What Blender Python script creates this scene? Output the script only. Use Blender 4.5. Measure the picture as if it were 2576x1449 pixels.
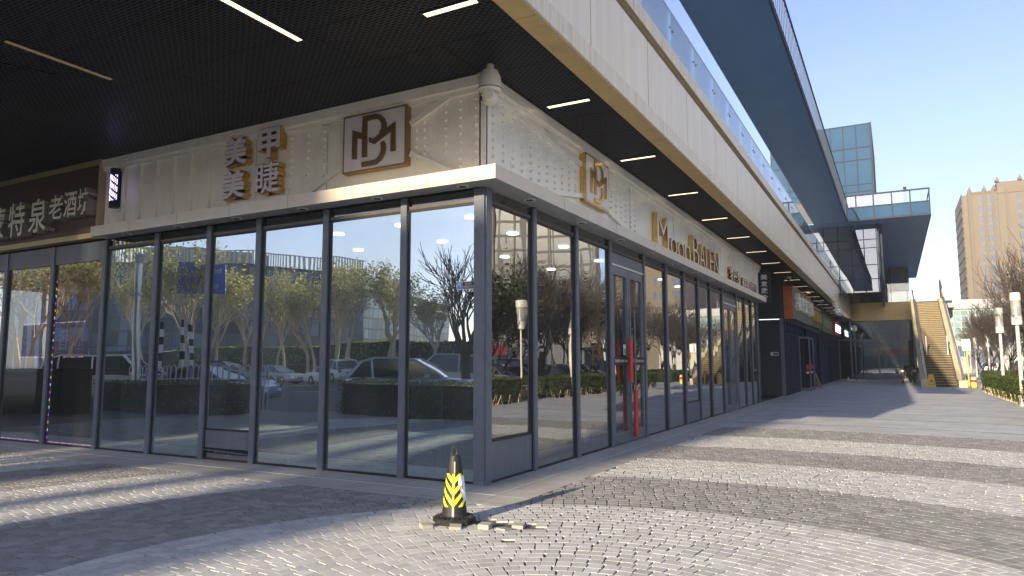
import bpy, bmesh, math, random
import numpy as np
from mathutils import Vector, Matrix

for o in list(bpy.data.objects): bpy.data.objects.remove(o)
SC = bpy.context.scene
COL = SC.collection
rad = math.radians
rng = random.Random(7)

# ------------------------------------------------------------------ camera
F_PX, W_PX = 1771.2, 2576.0
YAW, PITCH, ROLL = 0.496661502, 0.105730109, -0.00194693434
CAMLOC = Vector((4.70205512, -7.90454399, 1.55))
cam = bpy.data.cameras.new('camera'); camo = bpy.data.objects.new('camera', cam); COL.objects.link(camo)
cam.sensor_width = 36; cam.lens = F_PX / W_PX * 36; cam.clip_start = .05; cam.clip_end = 3000
fw = Vector((-math.sin(YAW)*math.cos(PITCH), math.cos(YAW)*math.cos(PITCH), math.sin(PITCH)))
r0 = Vector((math.cos(YAW), math.sin(YAW), 0)); u0 = r0.cross(fw)
rr = math.cos(ROLL)*r0 + math.sin(ROLL)*u0; uu = -math.sin(ROLL)*r0 + math.cos(ROLL)*u0
m = Matrix((rr, uu, -fw)).transposed().to_4x4(); m.translation = CAMLOC
camo.matrix_world = m
SC.camera = camo

# ------------------------------------------------------------------ light
SUN_EL, SUN_AZ = 16.0, 8.0            # sun behind the camera, slightly to the left
sd = Vector((-math.sin(rad(SUN_AZ))*math.cos(rad(SUN_EL)), -math.cos(rad(SUN_AZ))*math.cos(rad(SUN_EL)), math.sin(rad(SUN_EL))))
world = bpy.data.worlds.new('World'); SC.world = world; world.use_nodes = True
nt = world.node_tree; nt.nodes.clear()
sky = nt.nodes.new('ShaderNodeTexSky'); sky.sky_type = 'NISHITA'; sky.sun_disc = False
sky.sun_elevation = rad(SUN_EL); sky.sun_rotation = rad(180 + SUN_AZ)
sky.air_density = 1.0; sky.dust_density = .5; sky.ozone_density = 2.5; sky.altitude = 50
bgn = nt.nodes.new('ShaderNodeBackground'); bgn.inputs[1].default_value = .086
wo = nt.nodes.new('ShaderNodeOutputWorld')
tint = nt.nodes.new('ShaderNodeMix'); tint.data_type = 'RGBA'; tint.blend_type = 'MULTIPLY'; tint.inputs[0].default_value = 1; tint.inputs[7].default_value = (.92, .80, .88, 1)
nt.links.new(sky.outputs[0], tint.inputs[6]); tcw = nt.nodes.new('ShaderNodeTexCoord'); mpw = nt.nodes.new('ShaderNodeMapping'); mpw.inputs['Scale'].default_value = (1.5, 1.5, 4.5); cn = nt.nodes.new('ShaderNodeTexNoise'); cn.inputs['Scale'].default_value = 1.6; cn.inputs['Detail'].default_value = 6
nt.links.new(tcw.outputs['Generated'], mpw.inputs[0]); nt.links.new(mpw.outputs[0], cn.inputs[0])
cr = nt.nodes.new('ShaderNodeMapRange'); cr.inputs[1].default_value = .48; cr.inputs[2].default_value = .8; cr.inputs[4].default_value = .4; nt.links.new(cn.outputs[0], cr.inputs[0])
cm = nt.nodes.new('ShaderNodeMix'); cm.data_type = 'RGBA'; cm.inputs[7].default_value = (2.3, 2.35, 2.4, 1); nt.links.new(cr.outputs[0], cm.inputs[0]); nt.links.new(tint.outputs[2], cm.inputs[6]); nt.links.new(cm.outputs[2], bgn.inputs[0]); nt.links.new(bgn.outputs[0], wo.inputs[0])
sun = bpy.data.lights.new('sun', 'SUN'); sun.energy = 3.6; sun.angle = rad(.6); sun.color = (1, .84, .60)
suno = bpy.data.objects.new('sun', sun); COL.objects.link(suno); suno.location = (0, -60, 40)
suno.rotation_euler = (-sd).to_track_quat('-Z', 'Y').to_euler()
SC.view_settings.view_transform = 'Standard'; SC.view_settings.look = 'None'
SC.view_settings.exposure = 1.95; SC.view_settings.gamma = 1
SC.cycles.max_bounces = 8; SC.cycles.transparent_max_bounces = 16; SC.cycles.glossy_bounces = 5
SC.cycles.sample_clamp_indirect = 6

# ------------------------------------------------------------------ materials
def nodes(name):
    mt = bpy.data.materials.new(name); mt.use_nodes = True
    n = mt.node_tree; n.nodes.clear()
    out = n.nodes.new('ShaderNodeOutputMaterial')
    return mt, n, out
def N(n, typ, **kw):
    d = n.nodes.new(typ)
    for k, v in kw.items():
        if k.startswith('i_'):
            k2 = k[2:]; d.inputs[int(k2) if k2.isdigit() else k2.replace('_', ' ')].default_value = v
        else: setattr(d, k, v)
    return d
def rgba(c): return (c[0], c[1], c[2], 1)
def mat(name, col, rough=.6, metal=0, amt=.12, scale=3.0, stretch=(1, 1, 1), bump=0, bscale=60, emis=0, emcol=None, island=0, spec=.5, dirt=None, dscale=1.2, damt=.4):
    mt, n, out = nodes(name); L = n.links.new
    b = N(n, 'ShaderNodeBsdfPrincipled'); b.inputs['Roughness'].default_value = rough; b.inputs['Metallic'].default_value = metal
    b.inputs['Specular IOR Level'].default_value = spec
    tc = N(n, 'ShaderNodeTexCoord'); mp = N(n, 'ShaderNodeMapping'); mp.inputs['Scale'].default_value = stretch
    L(tc.outputs['Object'], mp.inputs[0])
    no = N(n, 'ShaderNodeTexNoise', i_Scale=scale, i_Detail=6.0, i_Roughness=.6); L(mp.outputs[0], no.inputs[0])
    mr = N(n, 'ShaderNodeMapRange', i_1=.3, i_2=.7, i_3=1-amt, i_4=1+amt); L(no.outputs[0], mr.inputs[0])
    val = mr.outputs[0]
    if island:
        g = N(n, 'ShaderNodeNewGeometry'); m2 = N(n, 'ShaderNodeMapRange', i_3=1-island, i_4=1+island); L(g.outputs['Random Per Island'], m2.inputs[0])
        mu = N(n, 'ShaderNodeMath', operation='MULTIPLY'); L(val, mu.inputs[0]); L(m2.outputs[0], mu.inputs[1]); val = mu.outputs[0]
    mx = N(n, 'ShaderNodeMix', data_type='RGBA', blend_type='MULTIPLY'); mx.inputs[0].default_value = 1
    mx.inputs[6].default_value = rgba(col); L(val, mx.inputs[7]); c = mx.outputs[2]
    if dirt:
        n2 = N(n, 'ShaderNodeTexNoise', i_Scale=dscale, i_Detail=7.0, i_Roughness=.7); L(mp.outputs[0], n2.inputs[0])
        r2 = N(n, 'ShaderNodeMapRange', i_1=.5, i_2=.75, i_3=0., i_4=damt); L(n2.outputs[0], r2.inputs[0])
        m3 = N(n, 'ShaderNodeMix', data_type='RGBA'); L(r2.outputs[0], m3.inputs[0]); L(c, m3.inputs[6]); m3.inputs[7].default_value = rgba(dirt); c = m3.outputs[2]
    L(c, b.inputs['Base Color'])
    if emis:
        b.inputs['Emission Color'].default_value = rgba(emcol or col); b.inputs['Emission Strength'].default_value = emis
    if bump:
        n3 = N(n, 'ShaderNodeTexNoise', i_Scale=bscale, i_Detail=4.0); L(tc.outputs['Object'], n3.inputs[0])
        bp = N(n, 'ShaderNodeBump', i_Strength=1.0, i_Distance=bump); L(n3.outputs[0], bp.inputs['Height']); L(bp.outputs[0], b.inputs['Normal'])
    L(b.outputs[0], out.inputs[0])
    return mt
def leafmat(name, col, tr=.45, island=.5):
    mt, n, out = nodes(name); L = n.links.new
    g = N(n, 'ShaderNodeNewGeometry'); m2 = N(n, 'ShaderNodeMapRange', i_3=1-island, i_4=1+island); L(g.outputs['Random Per Island'], m2.inputs[0])
    mx = N(n, 'ShaderNodeMix', data_type='RGBA', blend_type='MULTIPLY'); mx.inputs[0].default_value = 1; mx.inputs[6].default_value = rgba(col); L(m2.outputs[0], mx.inputs[7])
    d = N(n, 'ShaderNodeBsdfDiffuse'); t = N(n, 'ShaderNodeBsdfTranslucent'); L(mx.outputs[2], d.inputs[0]); L(mx.outputs[2], t.inputs[0])
    ms = N(n, 'ShaderNodeMixShader'); ms.inputs[0].default_value = tr; L(d.outputs[0], ms.inputs[1]); L(t.outputs[0], ms.inputs[2]); L(ms.outputs[0], out.inputs[0]); return mt
def glass(name, tint=(.35, .43, .44), base=.3, ior=1.55, wave=.0, wscale=.5, dust=.05, dustcol=(.5, .52, .46), rough=0.0, gcol=(.95, .98, 1)):
    """coated shop glass: mirror + tinted see-through + a film of dust"""
    mt, n, out = nodes(name); L = n.links.new
    tc = N(n, 'ShaderNodeTexCoord')
    tr = N(n, 'ShaderNodeBsdfTransparent'); tr.inputs[0].default_value = rgba(tint)
    gl = N(n, 'ShaderNodeBsdfGlossy'); gl.inputs[0].default_value = rgba(gcol); gl.inputs['Roughness'].default_value = rough
    fr = N(n, 'ShaderNodeFresnel'); fr.inputs[0].default_value = ior
    mr = N(n, 'ShaderNodeMapRange', i_1=0., i_2=1., i_3=base, i_4=1.); L(fr.outputs[0], mr.inputs[0])
    if wave:
        no = N(n, 'ShaderNodeTexNoise', i_Scale=wscale, i_Detail=1.5, i_Roughness=.4)
        mp = N(n, 'ShaderNodeMapping'); mp.inputs['Scale'].default_value = (1, 1, .55); L(tc.outputs['Object'], mp.inputs[0]); L(mp.outputs[0], no.inputs[0])
        bp = N(n, 'ShaderNodeBump', i_Strength=1.0, i_Distance=wave); L(no.outputs[0], bp.inputs['Height']); L(bp.outputs[0], gl.inputs['Normal'])
    mx = N(n, 'ShaderNodeMixShader'); L(mr.outputs[0], mx.inputs[0]); L(tr.outputs[0], mx.inputs[1]); L(gl.outputs[0], mx.inputs[2])
    res = mx.outputs[0]
    if dust:
        df = N(n, 'ShaderNodeBsdfDiffuse'); df.inputs[0].default_value = rgba(dustcol)
        n2 = N(n, 'ShaderNodeTexNoise', i_Scale=.7, i_Detail=6.0, i_Roughness=.65)
        m2 = N(n, 'ShaderNodeMapping'); m2.inputs['Scale'].default_value = (1, 1, .6); L(tc.outputs['Object'], m2.inputs[0]); L(m2.outputs[0], n2.inputs[0])
        sx = N(n, 'ShaderNodeSeparateXYZ'); L(tc.outputs['Object'], sx.inputs[0])
        lo = N(n, 'ShaderNodeMapRange', i_1=0., i_2=.7, i_3=2.6, i_4=1.); L(sx.outputs[2], lo.inputs[0])
        d1 = N(n, 'ShaderNodeMapRange', i_1=.35, i_2=.75, i_3=dust*.35, i_4=dust*2.2); L(n2.outputs[0], d1.inputs[0])
        dm = N(n, 'ShaderNodeMath', operation='MULTIPLY'); L(d1.outputs[0], dm.inputs[0]); L(lo.outputs[0], dm.inputs[1])
        m3 = N(n, 'ShaderNodeMixShader'); L(dm.outputs[0], m3.inputs[0]); L(res, m3.inputs[1]); L(df.outputs[0], m3.inputs[2]); res = m3.outputs[0]
    L(res, out.inputs[0])
    return mt
def mesh_ceiling_mat():
    """black expanded-metal sheet: strands round dark diamond slots, panel seams"""
    mt, n, out = nodes('expanded_metal'); L = n.links.new
    tc = N(n, 'ShaderNodeTexCoord')
    br = N(n, 'ShaderNodeTexBrick', offset=.5, i_Scale=1.0, i_Mortar_Size=.014, i_Mortar_Smooth=.4, i_Brick_Width=.11, i_Row_Height=.045, i_Bias=0.0)
    br.inputs['Color1'].default_value = (.004, .004, .005, 1); br.inputs['Color2'].default_value = (.004, .004, .005, 1); br.inputs['Mortar'].default_value = (.022, .028, .037, 1)
    wn = N(n, 'ShaderNodeTexNoise', i_Scale=2.2, i_Detail=2.); L(tc.outputs['Object'], wn.inputs[0])
    wm = N(n, 'ShaderNodeVectorMath', operation='MULTIPLY_ADD'); L(wn.outputs['Color'], wm.inputs[0]); wm.inputs[1].default_value = (.03, .02, 0); L(tc.outputs['Object'], wm.inputs[2])
    L(wm.outputs[0], br.inputs[0])
    s = N(n, 'ShaderNodeTexBrick', offset=.5, i_Scale=1.0, i_Mortar_Size=.02, i_Mortar_Smooth=.1, i_Brick_Width=2.4, i_Row_Height=1.05, i_Bias=0.)
    L(tc.outputs['Object'], s.inputs[0])
    mx = N(n, 'ShaderNodeMix', data_type='RGBA'); L(s.outputs['Fac'], mx.inputs[0]); L(br.outputs[0], mx.inputs[6]); mx.inputs[7].default_value = (.002, .002, .002, 1)
    no = N(n, 'ShaderNodeTexNoise', i_Scale=.9, i_Detail=2.); L(tc.outputs['Object'], no.inputs[0])
    bp0 = N(n, 'ShaderNodeBump', i_Strength=1., i_Distance=.012); L(no.outputs[0], bp0.inputs['Height'])
    bp = N(n, 'ShaderNodeBump', i_Strength=1., i_Distance=.012); L(br.outputs['Fac'], bp.inputs['Height']); L(bp0.outputs[0], bp.inputs['Normal'])
    b = N(n, 'ShaderNodeBsdfPrincipled', i_Roughness=.38); L(mx.outputs[2], b.inputs['Base Color']); L(bp.outputs[0], b.inputs['Normal'])
    sp = N(n, 'ShaderNodeMath', operation='MULTIPLY'); L(br.outputs['Fac'], sp.inputs[0]); sp.inputs[1].default_value = .12; L(sp.outputs[0], b.inputs['Specular IOR Level'])
    L(b.outputs[0], out.inputs[0]); return mt
def slab_mat(name, col, ringc=None):
    """pale granite slabs laid in rings, with stained joints"""
    mt, n, out = nodes(name); L = n.links.new
    tc = N(n, 'ShaderNodeTexCoord'); b = N(n, 'ShaderNodeBsdfPrincipled', i_Roughness=.62)
    if ringc:
        sx = N(n, 'ShaderNodeSeparateXYZ'); mp = N(n, 'ShaderNodeMapping'); mp.inputs['Location'].default_value = (-ringc[0], -ringc[1], 0); L(tc.outputs['Object'], mp.inputs[0]); L(mp.outputs[0], sx.inputs[0])
        ln = N(n, 'ShaderNodeVectorMath', operation='LENGTH'); L(mp.outputs[0], ln.inputs[0])
        at = N(n, 'ShaderNodeMath', operation='ARCTAN2'); L(sx.outputs[0], at.inputs[0]); L(sx.outputs[1], at.inputs[1])
        sc = N(n, 'ShaderNodeMath', operation='MULTIPLY'); L(at.outputs[0], sc.inputs[0]); sc.inputs[1].default_value = 22; sc2 = N(n, 'ShaderNodeMath', operation='ADD'); L(sc.outputs[0], sc2.inputs[0]); sc2.inputs[1].default_value = 230.3
        cb = N(n, 'ShaderNodeCombineXYZ'); L(sc2.outputs[0], cb.inputs[0]); L(ln.outputs['Value'], cb.inputs[1]); vec = cb.outputs[0]
        bw, rh, ms = 1.2, .52, .006
    else:
        vec = tc.outputs['Object']; bw, rh, ms = 1.0, .46, .005
    br = N(n, 'ShaderNodeTexBrick', offset=.5, i_Scale=1.0, i_Mortar_Size=ms, i_Mortar_Smooth=.2, i_Brick_Width=bw, i_Row_Height=rh, i_Bias=0.0)
    br.inputs['Color1'].default_value = rgba([c*.93 for c in col]); br.inputs['Color2'].default_value = rgba([c*1.05 for c in col]); br.inputs['Mortar'].default_value = rgba([c*.35 for c in col])
    L(vec, br.inputs[0]); c = br.outputs[0]
    if ringc:   # every fourth ring joint is a wider brownish gutter
        b2 = N(n, 'ShaderNodeTexBrick', offset=.5, i_Scale=1.0, i_Mortar_Size=.085, i_Mortar_Smooth=.7, i_Brick_Width=500., i_Row_Height=2.6, i_Bias=0.0); L(vec, b2.inputs[0])
        m0 = N(n, 'ShaderNodeMix', data_type='RGBA'); L(b2.outputs['Fac'], m0.inputs[0]); L(c, m0.inputs[6]); m0.inputs[7].default_value = (.15, .115, .08, 1); c = m0.outputs[2]
    no = N(n, 'ShaderNodeTexNoise', i_Scale=1.1, i_Detail=8., i_Roughness=.65); L(tc.outputs['Object'], no.inputs[0])
    mr = N(n, 'ShaderNodeMapRange', i_1=.3, i_2=.7, i_3=.8, i_4=1.16); L(no.outputs[0], mr.inputs[0])
    mx = N(n, 'ShaderNodeMix', data_type='RGBA', blend_type='MULTIPLY'); mx.inputs[0].default_value = 1; L(c, mx.inputs[6]); L(mr.outputs[0], mx.inputs[7])
    n2 = N(n, 'ShaderNodeTexNoise', i_Scale=140., i_Detail=3.); L(tc.outputs['Object'], n2.inputs[0])
    m2 = N(n, 'ShaderNodeMapRange', i_1=.3, i_2=.7, i_3=.85, i_4=1.15); L(n2.outputs[0], m2.inputs[0])
    mx2 = N(n, 'ShaderNodeMix', data_type='RGBA', blend_type='MULTIPLY'); mx2.inputs[0].default_value = 1; L(mx.outputs[2], mx2.inputs[6]); L(m2.outputs[0], mx2.inputs[7])
    L(mx2.outputs[2], b.inputs['Base Color'])
    bp = N(n, 'ShaderNodeBump', i_Strength=1., i_Distance=.004, invert=True); L(br.outputs['Fac'], bp.inputs['Height']); L(bp.outputs[0], b.inputs['Normal'])
    L(b.outputs[0], out.inputs[0]); return mt
def grid_mat(name, pane, frame, bw, rh, ms, axis='xz', rough=.12, metal=.0, vary=.35, refl=.5):
    """curtain wall: bluish panes of varied tone in a grid of frames"""
    mt, n, out = nodes(name); L = n.links.new
    tc = N(n, 'ShaderNodeTexCoord'); sx = N(n, 'ShaderNodeSeparateXYZ'); L(tc.outputs['UV'], sx.inputs[0])
    cb = N(n, 'ShaderNodeCombineXYZ'); L(sx.outputs[0], cb.inputs[0]); L(sx.outputs[1], cb.inputs[1])
    br = N(n, 'ShaderNodeTexBrick', offset=.0, i_Scale=1.0, i_Mortar_Size=ms, i_Mortar_Smooth=.1, i_Brick_Width=bw, i_Row_Height=rh, i_Bias=0.0)
    br.inputs['Color1'].default_value = rgba([c*(1-vary) for c in pane]); br.inputs['Color2'].default_value = rgba([min(1, c*(1+vary)) for c in pane]); br.inputs['Mortar'].default_value = rgba(frame)
    L(cb.outputs[0], br.inputs[0])
    b = N(n, 'ShaderNodeBsdfPrincipled', i_Roughness=rough, i_Metallic=metal); L(br.outputs[0], b.inputs['Base Color'])
    b.inputs['Specular IOR Level'].default_value = refl
    r = N(n, 'ShaderNodeMapRange', i_3=rough, i_4=.6); L(br.outputs['Fac'], r.inputs[0]); L(r.outputs[0], b.inputs['Roughness'])
    L(b.outputs[0], out.inputs[0]); return mt

m_frame = mat('grey_frame_paint', (.125, .147, .18), .42, .1, amt=.1, scale=4, dirt=(.24, .23, .205), dscale=3, damt=.5)
m_gasket = mat('black_rubber', (.012, .012, .014), .5)
m_panel = mat('grey_panel', (.12, .14, .17), .45, .1, amt=.1, stretch=(1, 1, .2), dirt=(.22, .22, .21), dscale=4, damt=.5)
m_cream = mat('cream_paint', (.88, .845, .73), .38, 0, amt=.06, scale=1.5, stretch=(1, 1, .5), dirt=(.46, .38, .26), dscale=2.5, damt=.3)
m_creamr = mat('cream_satin_metal', (.88, .86, .79), .32, .25, amt=.05, scale=2., stretch=(1, 1, .3))
m_canopy = mat('white_metal_sheet', (.60, .55, .46), .3, .1, amt=.05, dirt=(.45, .42, .36), damt=.25)
m_fascia = mat('beige_composite_panel', (.86, .75, .56), .36, .1, amt=.07, scale=1.6, stretch=(3, 3, .15), dirt=(.52, .44, .31), dscale=1.1, damt=.35)
m_gold = mat('gold_composite_panel', (.66, .47, .18), .36, .2, amt=.08, dirt=(.2, .15, .07), damt=.25)
m_brass = mat('polished_brass', (.62, .40, .12), .24, .9, amt=.1, scale=5)
m_bronze = mat('dark_bronze', (.17, .10, .045), .35, .4, amt=.1)
m_acryl = mat('white_acrylic', (.72, .69, .68), .25, 0, amt=.03)
m_lilac = mat('pale_lilac_acrylic', (.74, .68, .75), .3, 0, amt=.05)
m_mirror = mat('white_steel_face', (.82, .81, .78), .2, .25, amt=.04)
m_white = mat('white_plastic', (.72, .69, .60), .35, amt=.05, dirt=(.5, .42, .28), damt=.3)
m_black = mat('black_plastic', (.018, .018, .019), .55, amt=.25, spec=.3)
m_dark = mat('dark_recess', (.03, .035, .045), .6)
m_ceil = mesh_ceiling_mat()
m_lamp = mat('lamp_glow', (1, .93, .78), .5, emis=.62, emcol=(1, .78, .45))
m_lampw = mat('downlight_glow', (1, 1, 1), .5, emis=3.0, emcol=(1, .97, .9))
m_brown = mat('brown_sign_board', (.085, .045, .04), .5, amt=.08)
m_signw = mat('cream_letter', (.78, .72, .58), .45, amt=.05)
m_signside = mat('letter_side', (.26, .235, .19), .5, amt=.08)
m_goldline = mat('pale_gold_frame', (.50, .40, .20), .4, .2)
m_glassC = glass('clear_glass', tint=(.85, .93, .93), base=.05, dust=.012, dustcol=(.7, .78, .8))
m_glassL = glass('shop_glass_front', tint=(.25, .35, .37), base=.52, wave=.009, wscale=.7, dust=.075, dustcol=(.44, .52, .50), gcol=(.76, .91, 1))
m_glassR = glass('shop_glass_side', base=.42, wave=.005, wscale=1.1, dust=.02)
m_glassD = glass('door_glass', tint=(.16, .19, .2), base=.22, wave=.006, wscale=.8, dust=.015)
m_glassB = glass('balustrade_glass', tint=(.84, .93, .95), base=.16, dust=.05, dustcol=(.7, .78, .8))
m_glassT = glass('transom_glass', tint=(.06, .08, .09), base=.12, dust=.06, dustcol=(.25, .28, .3))
m_glassE = glass('end_wall_glass', tint=(.02, .027, .03), base=.18, wave=.01, wscale=.35, dust=.02, gcol=(.72, .86, 1))
m_frost = mat('frosted_blue_glass', (.028, .07, .135), .5, 0, amt=.12, scale=.4, spec=.03)
m_soffit = mat('blue_grey_soffit', (.10, .245, .50), .55, .1, amt=.06, scale=.6)
m_steel = mat('dark_steel', (.03, .04, .06), .7, 0, spec=.15)
m_sett_l = mat('light_granite_sett', (.43, .43, .42), .9, amt=.22, scale=110, island=.14, spec=.08, dirt=(.30, .285, .25), dscale=1.3, damt=.55)
m_sett_d = mat('dark_granite_sett', (.255, .252, .245), .9, amt=.22, scale=110, island=.17, spec=.08, dirt=(.13, .12, .105), dscale=1.3, damt=.5)
m_sand = mat('bedding_sand', (.085, .078, .066), .95, amt=.3, scale=25, bump=.006, bscale=40)
m_sandl = mat('pale_mortar_rubble', (.46, .39, .27), .95, amt=.3, scale=25, bump=.012, bscale=30)
RC = (2.9, -4.25)
m_slab = slab_mat('granite_slabs', (.40, .41, .42), RC)
m_kerb = slab_mat('granite_border', (.36, .35, .325))
m_asph = mat('asphalt', (.055, .055, .057), .85, amt=.25, scale=8, bump=.004, bscale=120)
m_paint = mat('road_paint', (.7, .7, .68), .7, amt=.2)
m_red = mat('red_sleeve', (.55, .035, .025), .4, amt=.08)
m_redx = mat('fire_red', (.5, .03, .03), .3)
m_yel = mat('yellow_reflective', (.80, .82, .02), .35, amt=.05, scale=20, emis=0)
m_yell = mat('yellow_paint', (.75, .52, .05), .5, amt=.1)
m_edge = mat('worn_yellow_edge', (.50, .31, .012), .6, amt=.3, scale=6)
m_hedge = mat('hedge_core', (.012, .02, .008), .9)
m_leaf = leafmat('hedge_leaf', (.085, .12, .033))
m_leafy = leafmat('yellow_leaf', (.46, .42, .17))
m_leafd = leafmat('dark_leaf', (.045, .065, .022))
m_leafb = leafmat('dry_leaf', (.24, .15, .06))
m_bark = mat('pale_bark', (.52, .42, .30), .85, amt=.25, scale=12)
m_barkd = mat('dark_bark', (.04, .032, .028), .9, amt=.25, scale=12)
m_twig = mat('grey_brown_bark', (.06, .048, .042), .9, amt=.25, scale=12)
m_steps = mat('dark_step', (.018, .017, .016), .55, amt=.2)
m_conc = mat('concrete', (.33, .32, .30), .8, amt=.12)
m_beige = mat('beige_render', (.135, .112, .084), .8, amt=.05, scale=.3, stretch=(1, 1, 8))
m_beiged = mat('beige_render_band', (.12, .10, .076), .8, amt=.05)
m_window = mat('window_glass', (.07, .10, .15), .3, amt=.3, island=.6, spec=.15)
m_shade = mat('interior_dark', (.05, .055, .055), .8, amt=.2)
m_ifloor = mat('interior_floor', (.22, .25, .25), .35, amt=.15)
m_alu = mat('brushed_aluminium', (.62, .63, .64), .3, .85, amt=.08)
m_tyre = mat('tyre_rubber', (.02, .02, .02), .8)
m_carglass = mat('car_glass', (.02, .025, .03), .05, spec=1.0)
m_taillight = mat('tail_light', (.45, .02, .02), .2)
m_headlight = mat('head_light', (.8, .82, .85), .1)
m_green = mat('green_board', (.055, .12, .04), .45, amt=.12)

# ------------------------------------------------------------------ mesh helpers
ROOT = {}
def rootloc(o):
    v = Vector((0, 0, 0))
    while o: v += o.location; o = o.parent
    return v
class MB:
    def __init__(s): s.v = []; s.f = []; s.m = []; s.sm = []
    def face(s, pts, m=0, smooth=False):
        i = len(s.v); s.v += [tuple(p) for p in pts]; s.f.append(tuple(range(i, i+len(pts)))); s.m.append(m); s.sm.append(smooth)
    def box(s, x0, x1, y0, y1, z0, z1, m=0):
        if x0 > x1: x0, x1 = x1, x0
        if y0 > y1: y0, y1 = y1, y0
        if z0 > z1: z0, z1 = z1, z0
        i = len(s.v); s.v += [(x, y, z) for z in (z0, z1) for y in (y0, y1) for x in (x0, x1)]
        for q in ((0, 2, 3, 1), (4, 5, 7, 6), (0, 1, 5, 4), (2, 6, 7, 3), (0, 4, 6, 2), (1, 3, 7, 5)):
            s.f.append(tuple(i+k for k in q)); s.m.append(m); s.sm.append(False)
        return s
    def bar(s, p0, p1, w, h, up=(0, 0, 1), m=0):
        p0, p1 = Vector(p0), Vector(p1); d = (p1-p0).normalized(); up = Vector(up); sd_ = d.cross(up)
        if sd_.length < 1e-5: sd_ = d.cross(Vector((0, 1, 0)))
        sd_.normalize(); up = sd_.cross(d).normalized()
        c = [a*sd_*w/2 + b*up*h/2 for a, b in ((-1, -1), (1, -1), (1, 1), (-1, 1))]
        i = len(s.v); s.v += [tuple(p0+k) for k in c] + [tuple(p1+k) for k in c]
        for q in ((3, 2, 1, 0), (4, 5, 6, 7), (0, 1, 5, 4), (1, 2, 6, 5), (2, 3, 7, 6), (3, 0, 4, 7)):
            s.f.append(tuple(i+k for k in q)); s.m.append(m); s.sm.append(False)
        return s
    def tube(s, pts, radii, n=8, m=0, caps=True, smooth=True):
        pts = [Vector(p) for p in pts]; rings = []
        if not hasattr(radii, '__len__'): radii = [radii]*len(pts)
        d0 = (pts[1]-pts[0]).normalized(); a = d0.orthogonal().normalized()
        for k, p in enumerate(pts):
            d = (pts[min(k+1, len(pts)-1)]-pts[max(k-1, 0)]).normalized()
            a = (a - d*a.dot(d))
            if a.length < 1e-6: a = d.orthogonal()
            a.normalize(); b = d.cross(a); i = len(s.v)
            s.v += [tuple(p + (a*math.cos(2*math.pi*j/n) + b*math.sin(2*math.pi*j/n))*radii[k]) for j in range(n)]; rings.append(i)
        for k in range(len(rings)-1):
            for j in range(n):
                s.f.append((rings[k]+j, rings[k]+(j+1) % n, rings[k+1]+(j+1) % n, rings[k+1]+j)); s.m.append(m); s.sm.append(smooth)
        if caps:
            s.f.append(tuple(rings[0]+j for j in reversed(range(n)))); s.m.append(m); s.sm.append(False)
            s.f.append(tuple(rings[-1]+j for j in range(n))); s.m.append(m); s.sm.append(False)
        return s
    def lathe(s, prof, c, n=24, m=0, axis=None, smooth=True, ang=0, a0=0):
        """prof = [(r, h)] turned about an axis through c"""
        ax = Vector(axis or (0, 0, 1)).normalized(); e1 = Vector((1, 0, 0)) if abs(ax.x) < .9 else Vector((0, 1, 0))
        e1 = (e1-ax*e1.dot(ax)).normalized(); e2 = ax.cross(e1); c = Vector(c); rings = []
        for r, h in prof:
            i = len(s.v); s.v += [tuple(c + ax*h + (e1*math.cos(a0+2*math.pi*j/n)+e2*math.sin(a0+2*math.pi*j/n))*max(r, 1e-4)) for j in range(n)]; rings.append(i)
        for k in range(len(rings)-1):
            for j in range(n):
                s.f.append((rings[k]+j, rings[k]+(j+1) % n, rings[k+1]+(j+1) % n, rings[k+1]+j)); s.m.append(m); s.sm.append(smooth)
        s.f.append(tuple(rings[0]+j for j in reversed(range(n)))); s.m.append(m); s.sm.append(False)
        s.f.append(tuple(rings[-1]+j for j in range(n))); s.m.append(m); s.sm.append(False)
        return s
    def prism(s, poly, O, U, V, depth, m=0, mside=None):
        """2D outline (counter-clockwise seen from the front) extruded by depth along UxV"""
        O, U, V = Vector(O), Vector(U), Vector(V); Nn = U.cross(V).normalized()
        a = [O+U*x+V*y for x, y in poly]; b = [p+Nn*depth for p in a]; n = len(a)
        i = len(s.v); s.v += [tuple(p) for p in a]+[tuple(p) for p in b]; ms = m if mside is None else mside
        s.f.append(tuple(i+k for k in reversed(range(n)))); s.m.append(ms); s.sm.append(False)
        s.f.append(tuple(i+n+k for k in range(n))); s.m.append(m); s.sm.append(False)
        for k in range(n):
            s.f.append((i+k, i+(k+1) % n, i+n+(k+1) % n, i+n+k)); s.m.append(ms); s.sm.append(False)
        return s
    def build(s, name, mats, parent=None, sharp=40, uvbox=False):
        if not isinstance(mats, (list, tuple)): mats = [mats]
        off = rootloc(parent) if parent else Vector((0, 0, 0))
        me = bpy.data.meshes.new(name)
        co = np.array(s.v, dtype=float)-np.array(off)
        me.from_pydata(co.tolist(), [], s.f)
        for mm in mats: me.materials.append(mm)
        me.polygons.foreach_set('material_index', s.m); me.polygons.foreach_set('use_smooth', s.sm)
        if any(s.sm): me.set_sharp_from_angle(angle=rad(sharp))
        if uvbox:
            uv = me.uv_layers.new(name='UVMap')
            for p in me.polygons:
                nx, ny, nz = p.normal
                for li in p.loop_indices:
                    vv = me.vertices[me.loops[li].vertex_index].co
                    if abs(nz) > .8: uv.data[li].uv = (vv.x, vv.y)
                    else:
                        t = Vector((-ny, nx, 0)).normalized(); uv.data[li].uv = (vv.x*t.x+vv.y*t.y, vv.z)
        me.update()
        o = bpy.data.objects.new(name, me); COL.objects.link(o)
        if parent: o.parent = parent
        return o
def tag(o, label=None, cat=None, group=None, kind=None):
    if label: o['label'] = label
    if cat: o['category'] = cat
    if group: o['group'] = group
    if kind: o['kind'] = kind
    return o
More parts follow.
